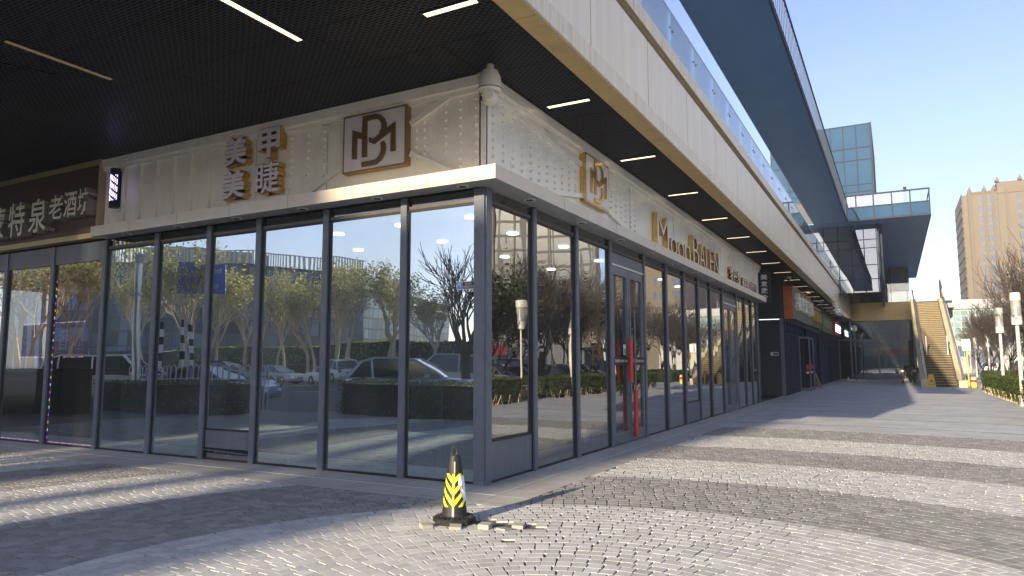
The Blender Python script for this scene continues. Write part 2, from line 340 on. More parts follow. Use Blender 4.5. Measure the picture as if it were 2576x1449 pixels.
def thing(name, label, cat, loc=(0, 0, 0), group=None):
    o = bpy.data.objects.new(name, None); o.empty_display_size = .2; COL.objects.link(o); o.location = loc
    o['kind'] = 'thing'
    return tag(o, label, cat, group)
def kids(o): return [c for c in bpy.data.objects if c.parent == o]
def copy_tree(o, loc=None, rz=None, label=None, group=None, scale=None, parent=None, sub=None):
    c = o.copy(); COL.objects.link(c); c.parent = parent
    if loc is not None: c.location = loc
    if rz is not None: c.rotation_euler = (0, 0, rz)
    if scale is not None: c.scale = scale if hasattr(scale, '__len__') else (scale,)*3
    if label: c['label'] = label
    if group: c['group'] = group
    for k in (sub if sub is not None else kids(o)): copy_tree(k, parent=c)
    return c
def struct(o): return tag(o, kind='structure')
def text_mesh(name, body, size, depth, O, U, V, mats, parent, squeeze=1.0, offset=0.0, fit=None, face=1, res=4):
    """extruded lettering on the plane O,U,V; faces looking out get material slot `face`"""
    cu = bpy.data.curves.new('lettering', 'FONT'); cu.body = body; cu.size = 1; cu.offset = offset; cu.extrude = .5; cu.resolution_u = res
    ob = bpy.data.objects.new('lettering', cu); COL.objects.link(ob); bpy.context.view_layer.update()
    me = bpy.data.meshes.new_from_object(ob.evaluated_get(bpy.context.evaluated_depsgraph_get()))
    bpy.data.objects.remove(ob); bpy.data.curves.remove(cu)
    co = np.empty(len(me.vertices)*3); me.vertices.foreach_get('co', co); co = co.reshape(-1, 3)
    if len(co) == 0: return None
    if fit:     # fit the glyph into a box (w, h)
        mn, mx = co[:, :2].min(0), co[:, :2].max(0); sc = np.array(fit)/(mx-mn); xy = (co[:, :2]-mn)*sc
    else: xy = co[:, :2]*size*np.array([squeeze, 1])
    O, U, V = Vector(O), Vector(U).normalized(), Vector(V).normalized(); Nn = U.cross(V)
    z = (co[:, 2]+.5)*depth
    P = np.array(O)+xy[:, :1]*np.array(U)+xy[:, 1:2]*np.array(V)+z[:, None]*np.array(Nn)-np.array(rootloc(parent) if parent else Vector((0, 0, 0)))
    nz = np.empty(len(me.polygons)*3); me.polygons.foreach_get('normal', nz); nz = nz.reshape(-1, 3)[:, 2]
    me.materials.clear()
    for mm in mats: me.materials.append(mm)
    me.polygons.foreach_set('material_index', np.where(nz > .9, face if len(mats) > 1 else 0, 0).astype(int))
    me.polygons.foreach_set('use_smooth', [False]*len(me.polygons))
    me.vertices.foreach_set('co', P.ravel()); me.update(); me.name = name
    o = bpy.data.objects.new(name, me); COL.objects.link(o)
    if parent: o.parent = parent
    return o
X, Y, Z = Vector((1, 0, 0)), Vector((0, 1, 0)), Vector((0, 0, 1))
def raw_mesh(name, v, f, mats, mi=None, parent=None):
    me = bpy.data.meshes.new(name); v = np.asarray(v, dtype=np.float32); f = np.asarray(f, dtype=np.int32); k = f.shape[1]
    if parent: v = v-np.array(rootloc(parent), dtype=np.float32)
    me.vertices.add(len(v)); me.vertices.foreach_set('co', v.ravel())
    me.loops.add(f.size); me.loops.foreach_set('vertex_index', f.ravel())
    me.polygons.add(len(f)); me.polygons.foreach_set('loop_start', np.arange(len(f), dtype=np.int32)*k)
    for mm in (mats if isinstance(mats, (list, tuple)) else [mats]): me.materials.append(mm)
    if mi is not None: me.polygons.foreach_set('material_index', np.asarray(mi, dtype=np.int32))
    me.polygons.foreach_set('use_smooth', np.zeros(len(f), dtype=bool))
    me.update(calc_edges=True); me.validate()
    o = bpy.data.objects.new(name, me); COL.objects.link(o)
    if parent: o.parent = parent
    return o

# ------------------------------------------------------------------ the ground
def ground():
    b = MB(); b.face([(-330, -330, -.12), (330, -330, -.12), (330, 330, -.12), (-330, 330, -.12)]); struct(b.build('ground', m_asph))
    # road in front: painted bays behind the left hedges
    b = MB(); b.box(-120, 60, -46, -13, -.11, -.05); struct(b.build('road', m_asph))
    b = MB()
    for k in range(14): b.box(-60+k*5.2, -59.9+k*5.2, -33.6, -28.6, -.05, -.045)
    for k in range(12): b.box(-62+k*6, -59+k*6, -22.1, -21.95, -.05, -.045)
    struct(b.build('road_marking', m_paint))
    # sand bed under the setts
    b = MB(); b.box(-45, 8.4, -12.8, -1.06, -.1, -.016); b.box(.93, 8.4, -1.06, 10.2, -.1, -.016); struct(b.build('sand_bed', m_sand))
    # slabs of the walkway, ring-shaped near edge
    rr_ = 14.02; pts = []
    a0, a1 = math.asin((.93-RC[0])/rr_), math.asin((11.8-RC[0])/rr_)
    for k in range(41):
        a = a0+(a1-a0)*k/40; pts.append((RC[0]+rr_*math.sin(a), RC[1]+rr_*math.cos(a)))
    b = MB(); b.prism([(.93, 66)]+pts+[(11.8, 66)], (0, 0, -.1), X, Y, .1)
    o = b.build('walkway', m_slab)
    bm = bmesh.new(); bm.from_mesh(o.data); bmesh.ops.recalc_face_normals(bm, faces=bm.faces); bm.to_mesh(o.data); bm.free(); struct(o)
    b = MB(); b.box(11.8, 60, -13, 120, -.1, -.03); b.box(8.4, 11.8, -13, 9, -.1, -.03); struct(b.build('side_pavement', m_slab))
    # border slabs along the shopfronts
    b = MB(); b.box(-45, .46, -.52, .12, -.1, -.003); b.box(-45, .93, -1.06, -.526, -.1, -.003)
    b.box(.0, .452, .12, 66, -.1, -.003); b.box(.458, .93, -.52, 66, -.1, -.003); struct(b.build('pavement_border', m_kerb))
    b = MB(); b.box(-45, .455, -.529, -.517, -.05, .0); b.box(.449, .461, -.5, 21, -.05, -.0005)
    struct(b.build('joint_strip', mat('pale_joint', (.5, .49, .46), .8)))
    # granite setts, laid in rings round RC, light and dark rings in turn
    rs = np.random.RandomState(3); V, Fc, Mi, cnt = [], [], [], 0
    edges = [3.9, 5.85, 7.85, 9.8, 11.9, 14.02]
    pitch = .118
    for k in range(3, 175):
        r_in = k*pitch
        if r_in > 18.2: break
        n = max(6, int(2*math.pi*(r_in+pitch/2)/.121)); ph = rs.rand()*6.28
        th = ph+2*math.pi*(np.arange(n)+rs.uniform(-.06, .06, n))/n
        dth = 2*math.pi/n
        wj = .0085+rs.rand(n)*.004; jr = .003+rs.rand(n)*.002
        for t, w_, j_ in zip(th, wj, jr):
            rm = r_in+pitch/2; cx, cy = RC[0]+rm*math.sin(t), RC[1]+rm*math.cos(t)
            if not ((cx > .93 and cx < 8.4) or (cy < -1.06 and cx < 8.4)): continue
            if cy < -8.9 or cx < -14.5 or cx > 8.4 or cy > 9.9: continue
            if cx > .93 and cy > -1.06 and rm > 14.02: continue
            if ((cx-1.33)/.38)**2+((cy+1.80)/.13)**2 < 1: continue
            if abs(cx-1.62) < .06 and abs(cy+2.30) < .06: continue
            dark = (np.searchsorted(edges, rm) % 2 == 1)
            if rm > 14.02: dark = True
            dz = rs.normal(0, .0006); t1, t2 = rs.normal(0, .003, 2)
            ha = (rm*dth-w_)/2; hr = (pitch-j_)/2; ya = rs.normal(0, .012)
            ct, st = math.cos(t+ya), math.sin(t+ya)
            q = []
            for zz, sh in ((-.055, 0), (-.002, 0), (0, .002)):
                for a_, b_ in ((-1, -1), (1, -1), (1, 1), (-1, 1)):
                    la, lb = a_*(ha-sh), b_*(hr-sh)
                    x_, y_ = cx+la*ct+lb*st, cy-la*st+lb*ct
                    z_ = zz+(dz+la*t1+lb*t2 if zz > -.05 else 0)
                    if cy > -1.06: x_ = max(x_, .936)
                    elif cx < .93: y_ = min(y_, -1.066)
                    elif x_ < .936 and y_ > -1.066: x_ = .936
                    q.append((x_, y_, z_))
            V += q; i = cnt*12
            for a_, b_ in ((0, 4), (4, 8)):
                for e in range(4): Fc.append((i+a_+e, i+a_+(e+1) % 4, i+b_+(e+1) % 4, i+b_+e))
            Fc.append((i+8, i+9, i+10, i+11)); Mi += [1 if dark else 0]*9; cnt += 1
    struct(raw_mesh('sett_paving', V, Fc, [m_sett_l, m_sett_d], Mi))
    b = MB(); random.seed(4)
    n = 22; P = [[(1.33+.40*(2*i/n-1), -1.80+.15*(2*j/6-1), -.05+random.uniform(0, .022)+(.018 if j > 4 else 0)) for i in range(n+1)] for j in range(7)]
    for j in range(6):
        for i in range(n): b.face([P[j][i], P[j][i+1], P[j+1][i+1], P[j+1][i]])
    tag(b.build('broken_mortar', m_sandl), kind='stuff')
    # loose setts round the hole
    lp = [((.98, -2.16, .012), .5, .10, 'loose pale sett lying tilted against the front of the cone base'),
          ((1.22, -2.02, .028), .15, .05, 'loose sett lying flat right of the cone base'),
          ((1.40, -1.98, -.004), -.2, -.08, 'loose sett sunk at the near edge of the paving hole'),
          ((1.46, -1.80, .002), .25, .04, 'loose sett standing in the middle of the paving hole'),
          ((.70, -2.24, .014), .9, .12, 'loose sett pushed up left of the cone base')]
    first = None
    for loc, rz, tilt, lab in lp:
        b = MB(); b.box(-.056, .056, -.054, .054, -.035, .018); o = b.build('loose_sett', mat('loose_granite', (.30, .285, .25), .8, amt=.2, scale=90) if first is None else first.data.materials[0])
        md = o.modifiers.new('edge', 'BEVEL'); md.width = .006; md.segments = 2
        o.location = loc; o.rotation_euler = (tilt, tilt*.5, rz); tag(o, lab, 'paving stone', 'loose setts round the hole'); first = first or o
ground()

# ------------------------------------------------------------------ corner shop
MONO = [(.169,.733),(.325,.648),(.331,.937),(.551,.932),(.619,.9),(.676,.83),(.705,.741),(.707,.655),(.845,.734),(.855,.243),(.779,.245),(.779,.584),(.519,.42),(.44,.474),(.438,.558),(.511,.514),(.594,.575),(.633,.673),(.629,.746),(.61,.797),(.564,.841),(.485,.849),(.403,.843),(.408,.226),(.329,.228),(.327,.542),(.244,.579),(.242,.221),(.167,.23)]
MONO2 = [(.615,.422),(.675,.449),(.701,.387),(.707,.315),(.692,.223),(.639,.126),(.568,.073),(.483,.063),(.329,.066),(.329,.149),(.458,.148),(.549,.154),(.604,.204),(.629,.282),(.631,.365)]
GT, TB = 3.86, 3.69          # top of glass, transom bar
def mull(x0, x1, y0, y1, z0, z1, parent, face):
    b = MB(); b.box(x0, x1, y0, y1, z0, z1)
    if face == 'y': b.box(x1+.001, x1+.02, y0+.035, y1, z0, z1, 1); b.box(x0-.014, x0-.001, y0+.045, y1, z0, z1, 1)
    else: b.box(x0, x1-.035, y1+.001, y1+.022, z0, z1, 1); b.box(x0, x1-.03, y0-.022, y0-.001, z0, z1, 1)
    return b.build('mullion', [m_frame, m_gasket], parent)
def pane(pts, name, mt, parent):
    # every pane sits a hair out of true, so the mirrored scene breaks from pane to pane
    a, c = rng.gauss(0, .0022), rng.gauss(0, .0022); ax = 1 if abs(pts[0][1]-pts[2][1]) < 1e-6 else 0
    pts = [tuple(p[i]+((a if k in (1, 2) else -a)+(c if k > 1 else -c) if i == ax else 0) for i in range(3)) for k, p in enumerate(pts)]
    b = MB(); b.face(pts); return b.build(name, mt, parent)
def corner_shop():
    t = thing('corner_shop', 'corner salon with cream riveted sign band over tall grey framed mirror glass', 'shop')
    # --- front (looks along -Y)
    xs = [-8.31, -6.79, -5.41, -4.23, -2.80, -1.34]
    for x in xs: mull(x, x+.105, -.055, .04, 0, GT, t, 'y')
    b = MB(); b.box(-.125, .03, -.055, .05, 0, GT); b.box(.032, .05, -.02, .12, 0, GT); b.build('corner_post', m_frame, t)
    edges = xs+[-.125]
    for i in range(len(xs)):
        x0, x1 = xs[i]+.105, edges[i+1]; z0 = .03
        if i == 2: z0 = .50
        pane([(x0, 0, z0), (x1, 0, z0), (x1, 0, TB), (x0, 0, TB)], 'glass_pane', m_glassL, t)
        pane([(x0, .01, TB+.05), (x1, .01, TB+.05), (x1, .01, GT), (x0, .01, GT)], 'transom_pane', m_glassT, t)
        b = MB(); b.box(x0, x1, -.02, .03, TB, TB+.045); b.box(x0, x1, -.012, .03, TB-.035, TB, 1)
        sl = MB(); sl.box(x0, x1, -.015, .03, 0, .028); sl.build('sill', m_gasket, t)
        b.build('transom', [mat('bronze_bar', (.10, .085, .07), .4, .3) if i == 0 else bpy.data.materials['bronze_bar'], m_gasket], t)
    b = MB(); b.box(xs[2]+.105, xs[3], -.012, .03, .19, .47); b.box(xs[2]+.105, xs[3], .02, .05, 0, .10); b.box(xs[2]+.105, xs[3], -.025, .03, .472, .5, 1)
    b.build('kick_panel', [m_panel, m_gasket], t)
    b = MB(); b.bar((xs[2]+.14, -.03, .165), (xs[3]-.02, -.03, .135), .10, .012); b.box(-5.0, -4.98, -.05, .02, .10, .16); b.box(-4.68, -4.66, -.05, .02, .10, .15)
    b.build('broken_louvre', m_panel, t)
    # --- side (looks along +X)
    ys = [1.36, 2.96, 4.56, 6.60, 8.28, 9.88, 11.38, 12.80, 14.45, 16.62, 18.15, 19.45, 20.62]
    for y in ys: mull(-.04, .055, y, y+.10, 0, GT, t, 'x')
    ed = [.05]+ys
    for i in range(len(ys)):
        y0, y1 = (ed[i]+.10 if i else .13), ed[i+1]; z0 = .03
        if i in (0, 6): z0 = .56
        pane([(.0, y0, TB+.05), (.0, y1, TB+.05), (.0, y1, GT), (.0, y0, GT)], 'transom_pane', m_glassT, t)
        b = MB(); b.box(-.03, .02, y0, y1, TB, TB+.045); b.box(-.03, .012, y0, y1, TB-.035, TB, 1)
        if i not in (3, 9): sl = MB(); sl.box(-.03, .015, y0, y1, 0, .028); sl.build('sill', m_gasket, t)
        b.build('transom', [bpy.data.materials['bronze_bar'], m_gasket], t)
        if i in (3, 9): continue
        pane([(0, y0, z0), (0, y1, z0), (0, y1, TB), (0, y0, TB)], 'glass_pane', m_glassR, t)
        if z0 > .1:
            b = MB(); b.box(-.03, .012, y0, y1, .03, .52); b.box(-.03, .025, y0, y1, .522, .56, 1); b.build('kick_panel', [m_panel, m_gasket], t)
    # doors
    for (d0, d1, detail) in ((4.66, 6.60, True), (14.55, 16.62, False)):
        mid = (d0+d1)/2
        for s, (y0, y1) in enumerate(((d0+.05, mid-.012), (mid+.012, d1-.05))):
            o = MB(); fw_ = .085
            o.box(-.03, .035, y0, y0+fw_, .02, 3.4); o.box(-.03, .035, y1-fw_, y1, .02, 3.4); o.box(-.03, .034, y0+fw_, y1-fw_, 3.24, 3.4); o.box(-.03, .034, y0+fw_, y1-fw_, .02, .22)
            dr = o.build('door', m_frame, t)
            pane([(.0, y0+fw_, .22), (.0, y1-fw_, .22), (.0, y1-fw_, 3.24), (.0, y0+fw_, 3.24)], 'door_glass', m_glassD, dr)
            hy = y1-.14 if s == 0 else y0+.10
            h = MB(); h.tube([(.11, hy, .06 if s else .9), (.11, hy, 2.6)], .018, 10); h.box(.03, .11, hy-.012, hy+.012, .95, .98); h.box(.03, .11, hy-.012, hy+.012, 2.2, 2.23); h.build('door_handle', m_frame, dr)
            if detail:
                g = MB(); g.tube([(.11, hy, 1.16 if s == 0 else .10), (.11, hy, 2.01 if s == 0 else 1.0)], .046, 12); g.build('handle_sleeve', m_red, dr)
                w0, w1 = (y0+.03, y1-.10) if s == 0 else (y0+.16, y1-.03)
                g = MB(); g.box(.036, .040, w0, w1, 1.50, 1.66); st = g.build('hours_strip', m_black, dr)
                text_mesh('lettering', '营业时间: 10:30—21:30', .1, .002, (.041, w0+.03, 1.55), Y, Z, [m_acryl], dr, fit=(w1-w0-.06, .065))
        b = MB(); b.box(-.03, .03, d0, d1, 3.42, TB-.04); b.box(-.03, .045, d0, d1, 3.405, 3.44, 1); b.build('door_head', [m_panel, m_alu], t)
    o = MB(); o.box(.037, .04, 5.26, 5.40, 1.70, 1.90, 0); o.box(.0405, .042, 5.27, 5.39, 1.71, 1.82, 1); tag(o.build('door_card', [m_acryl, mat('green_card', (.05, .35, .18), .5)], None), 'small green and white card stuck to the first salon door', 'card')
    # --- canopy over the glass
    b = MB(); cz0, cz1 = 3.87, 4.045
    b.box(-8.14, .395, -.395, -.06, cz0+.002, cz1-.003, 1); b.box(-.06, .395, -.06, 20.72, cz0+.002, cz1-.003, 1)
    b.box(-8.15, .40, -.402, -.392, cz0-.01, cz1); b.box(.392, .402, -.39, 20.73, cz0-.01, cz1); b.box(-8.15, -8.14, -.39, -.06, cz0-.01, cz1); b.box(-.06, .39, 20.72, 20.73, cz0-.01, cz1)
    b.box(-8.14, .39, -.39, .02, cz1-.003, cz1+.004); b.box(-.02, .39, .02, 20.72, cz1-.003, cz1+.004)
    for k in range(7): b.box(-7.0+k*1.27, -6.996+k*1.27, -.404, -.401, cz0, cz1, 2)
    for k in range(9): b.box(.4015, .404, 1.7+k*2.3, 1.704+k*2.3, cz0, cz1, 2)
    cn = b.build('canopy', [m_canopy, mat('canopy_soffit', (.33, .34, .35), .4, .1), m_gasket], t)
    for k in range(6):
        d = MB(); d.lathe([(.085, -.012), (.085, .0), (.06, .002)], (-7.35+k*1.43, -.22, cz0), 20, 0); d.lathe([(.055, -.008), (.055, .0)], (-7.35+k*1.43, -.22, cz0-.0062), 16, 1); d.build('downlight', [m_white, m_dark], cn)
    for k in range(9):
        d = MB(); d.lathe([(.085, -.012), (.085, .0), (.06, .002)], (.22, .9+k*1.9, cz0), 20, 0); d.lathe([(.055, -.008), (.055, .0)], (.22, .9+k*1.9, cz0-.0062), 16, 1); d.build('downlight', [m_white, m_dark], cn)
    # --- cream sign band, front
    bz0, bz1 = 4.05, 5.415
    b = MB(); b.box(-8.42, -.0, .0, .08, bz0, bz1)
    b.box(-8.5, .02, -.10, -.001, 5.27, bz1); b.box(-8.5, .02, -.06, -.001, 5.20, 5.268)
    for k in range(8): b.box(-8.32+k*.47, -8.24+k*.47, -.055, -.001, bz0, 5.2)
    b.box(-.05, .03, -.012, -.001, bz0, 5.2)
    def rivet(x, z): b.lathe([(.026, 0), (.026, .014), (.018, .030), (.005, .035)], (x, -.001, z), 10, 0, axis=(0, -1, 0))
    for x, za, zb in ((-3.55, 4.16, 5.1), (-3.2, 4.22, 5.1), (-2.86, 4.4, 5.1), (-2.46, 4.52, 4.98), (-1.12, 4.48, 4.95), (-.98, 4.48, 5.05), (-.62, 4.45, 5.13), (-.38, 4.22, 5.13), (-.13, 4.15, 5.13)):
        n = int(round((zb-za)/.118))
        for k in range(n+1): rivet(x, za+(zb-za)*k/max(n, 1))
    for x in (-5.9, -2.80, -4.35): b.box(x, x+.006, -.003, -.0005, bz0, 5.2, 1)
    sbf = b.build('sign_band', [m_cream, m_gasket], t)
    for p0, p1 in (((-3.0, -.03, 5.19), (-2.38, -.03, 5.0)), ((-3.35, -.03, 4.07), (-2.38, -.03, 4.53)), ((-1.2, -.03, 4.93), (-.55, -.03, 5.22)), ((-1.2, -.03, 4.50), (-.42, -.03, 4.10))):
        b = MB(); b.bar(p0, p1, .05, .085, up=(0, 0, 1)); b.build('brace', m_cream, sbf)
    # --- cream sign band, side
    b = MB(); b.box(-.08, .0, .0, 21.6, bz0, bz1+.12); b.box(.001, .10, -.10, 21.62, 5.27, bz1); b.box(.001, .06, -.06, 21.6, 5.20, 5.268)
    for k in range(18): b.box(.001, .055, 14.9+k*.385, 14.97+k*.385, bz0, 5.2)
    def rivs(y, z): b.lathe([(.025, 0), (.025, .014), (.017, .029), (.005, .033)], (.001, y, z), 8, 0, axis=(1, 0, 0))
    for k in range(22):
        y = .22+k*.285
        if 3.1 < y < 4.5: continue
        za, zb = 4.13, 5.14
        if 1.2 < y < 3.2: za, zb = 4.16+(y-1.2)*.17, 5.14-(y-1.2)*.05
        if y > 4.4: za, zb = 4.48-(y-4.4)*.16, 5.08
        n = int((zb-za)/.105)
        for j in range(n+1): rivs(y, za+(zb-za)*j/n)
    for y in (5.9, 9.2, 12.2, 14.6): b.box(.0005, .004, y, y+.008, bz0, 5.2, 1)
    sbs = b.build('sign_band', [m_creamr, m_gasket], t)
    for p0, p1 in (((.03, .9, 5.22), (.03, 3.3, 5.0)), ((.03, 1.0, 4.08), (.03, 3.3, 4.45)), ((.03, 4.4, 4.45), (.03, 6.5, 4.07)), ((.03, 4.4, 5.12), (.03, 5.9, 5.22))):
        b = MB(); b.bar(p0, p1, .05, .085); b.build('brace', m_creamr, sbs)
    # --- the room behind the glass
    b = MB(); b.box(-12.9, -.05, .06, 20.6, -.02, .006); b.build('room_floor', m_ifloor, t)
    b = MB(); b.box(-12.9, -5.5, 4.6, 4.7, 0, 3.9); b.box(-5.6, -5.5, 4.7, 20.6, 0, 3.9); b.box(-5.5, -.05, 20.6, 20.7, 0, 3.9); b.box(-8.28, -8.22, .06, 4.6, 0, 3.9)
    b.build('room_wall', m_shade, t)
    b = MB(); b.box(-12.9, -.05, .06, 20.7, 3.92, 4.0); b.build('room_ceiling', m_shade, t)
    for (x, y) in ((-1.2, 1.6), (-2.6, 1.6), (-4.1, 1.7), (-1.3, 3.2), (-2.9, 3.3), (-5.0, 3.3), (-1.1, 5.0), (-1.2, 7.2), (-1.1, 9.4), (-2.8, 5.6), (-2.8, 8.0), (-1.0, 11.5), (-1.1, 13.6)):
        d = MB(); d.lathe([(.11, 0), (.11, .03)], (x, y, 3.87), 16); d.build('room_light', m_lampw, t)
    return t
SHOP = corner_shop()

# signs fixed to the shop
def logo(name, label, O, U, V, w, h, faces):
    t = thing(name, label, 'sign', O, 'monogram boxes on the salon')
    O, U, V = Vector(O), Vector(U), Vector(V); d = .11
    b = MB(); b.prism([(0, 0), (w, 0), (w, h), (0, h)], O, U, V, d); b.build('sign_box', faces[0], t)
    Nn = U.cross(V); e = .028
    b = MB(); b.prism([(e, e), (w-e, e), (w-e, h-e), (e, h-e)], O+Nn*(d+.001), U, V, .004); b.build('sign_face', faces[1], t)
    b = MB()
    for poly in (MONO, MONO2): b.prism([(p[0]*w, p[1]*h) for p in poly[::-1]], O+Nn*(d+.006), U, V, .022, 1, 0)
    o = b.build('monogram', [faces[0], faces[2]], t)
    bm = bmesh.new(); bm.from_mesh(o.data); bmesh.ops.recalc_face_normals(bm, faces=bm.faces); bmesh.ops.triangulate(bm, faces=[f for f in bm.faces if len(f.verts) > 4]); bm.to_mesh(o.data); bm.free()
m_bronzeframe = mat('bronze_edge', (.30, .19, .06), .35, .6)
logo('monogram_sign', 'square white box sign with dark bronze monogram on the front band', (-2.385, -.001, 4.335), X, Z, 1.165, .875, (m_bronzeframe, m_acryl, m_bronze))
logo('monogram_sign', 'square white box sign with shiny gold monogram on the side band', (.001, 3.27, 4.35), Y, Z, 1.14, .87, (m_brass, m_acryl, m_brass))
def nail_sign():
    t = thing('nail_sign', 'lilac four character channel letter sign with gold sides on the front band', 'sign', (-4.3, 0, 4.2))
    for ch, x, z, w, h in (('美', -4.95, 4.78, .55, .50), ('美', -4.97, 4.22, .55, .50), ('甲', -4.16, 4.80, .50, .50), ('睫', -4.20, 4.22, .55, .53)):
        o = text_mesh('character', ch, 1, .13, (x, -.012, z), X, Z, [m_brass, m_bronze], t, offset=.05 if ch != '睫' else .034, fit=(w, h))
        text_mesh('character_face', ch, 1, .008, (x+.012, -.1425, z+.012), X, Z, [m_lilac, m_lilac], o, offset=.026 if ch != '睫' else .008, fit=(w-.024, h-.024))
nail_sign()
def name_sign():
    t = thing('name_sign', 'large Latin letter name sign with tall gold sided letters on the side band', 'sign', (0, 10.6, 4.1))
    y = 7.45
    for ch, w, z, h in (('M', 1.05, 4.13, .82), ('o', .66, 4.13, .42), ('o', .66, 4.13, .42), ('n', .62, 4.13, .42), (' ', .22, 0, 0), ('B', .72, 4.13, .80), ('A', .70, 4.13, .70), ('L', .50, 4.13, .70), ('E', .52, 4.13, .70), ('N', .78, 4.13, .72)):
        if ch != ' ':
            o = text_mesh('letter', ch, 1, .11, (.01, y, z), Y, Z, [m_brass, m_brass], t, offset=-.012, fit=(w*.86, h))
            text_mesh('letter_face', ch, 1, .006, (.1215, y+.004, z+.004), Y, Z, [m_mirror, m_mirror], o, offset=-.018, fit=(w*.86-.008, h-.008))
        y += w
    t = thing('script_sign', 'row of mirror faced Chinese characters past the gold Latin letters', 'sign', (0, 17.6, 4.1))
    y = 15.25
    for ch, w, h in (('梦', .62, .50), ('巴', .58, .46), ('黎', .62, .50), (' ', .25, 0), ('美', .42, .36), ('容', .42, .36), ('美', .42, .36), ('发', .42, .36), ('养', .42, .36), ('生', .42, .36), ('馆', .42, .36)):
        if ch != ' ': text_mesh('character', ch, 1, .10, (.056, y, 4.14), Y, Z, [m_brass, m_mirror], t, offset=.01, fit=(w*.9, h))
        y += w
name_sign()
# security camera on the corner
def dome_camera():
    c = (.24, -.26, 5.05); t = thing('security_camera', 'cream dome security camera bracketed on the corner of the sign band', 'camera', c)
    b = MB(); b.prism([(-.11, -.0), (.11, 0), (.11, .2), (-.11, .2)], (.035, -.03, 5.27), Vector((.75, .66, 0)), Z, .012); b.tube([(.03, -.02, 5.40), (.10, -.1, 5.44), (.20, -.22, 5.43)], .03, 10)
    b.tube([(c[0], c[1], 5.34), (c[0], c[1], 5.41), (c[0], c[1], 5.45)], [.052, .052, .03], 14); b.build('bracket', m_white, t)
    b = MB(); b.lathe([(.07, .30), (.105, .285), (.14, .2), (.155, .08), (.16, .03), (.14, .028), (.13, .0), (.09, -.01)][::-1], c, 28); b.lathe([(.163, .03), (.163, .042)], c, 28, 1); b.build('housing', [m_white, m_frame], t)
    b = MB(); b.lathe([(.02, -.125), (.06, -.115), (.095, -.075), (.107, -.02), (.10, .02)], (c[0], c[1], c[2]-.05), 24)
    b.lathe([(.0, .03), (.07, .028), (.085, .0)][::-1], Vector(c)+Vector((.028, -.09, -.06)), 20, axis=(.3, -.95, -.12)); hd = b.build('camera_head', m_white, t)
    b = MB(); b.lathe([(.034, 0), (.034, .02), (.028, .021)], Vector(c)+Vector((-.098, -.02, -.07)), 16, axis=(-1, -.2, -.3)); b.build('lens', m_black, hd)
    b = MB(); b.tube([(c[0]-.06, c[1]+.02, 5.33), (c[0]-.13, c[1]+.06, 5.40), (c[0]-.17, c[1]+.1, 5.33), (c[0]-.17, c[1]+.16, 5.22)], .005, 6); b.build('cable', m_steel, t)
dome_camera()
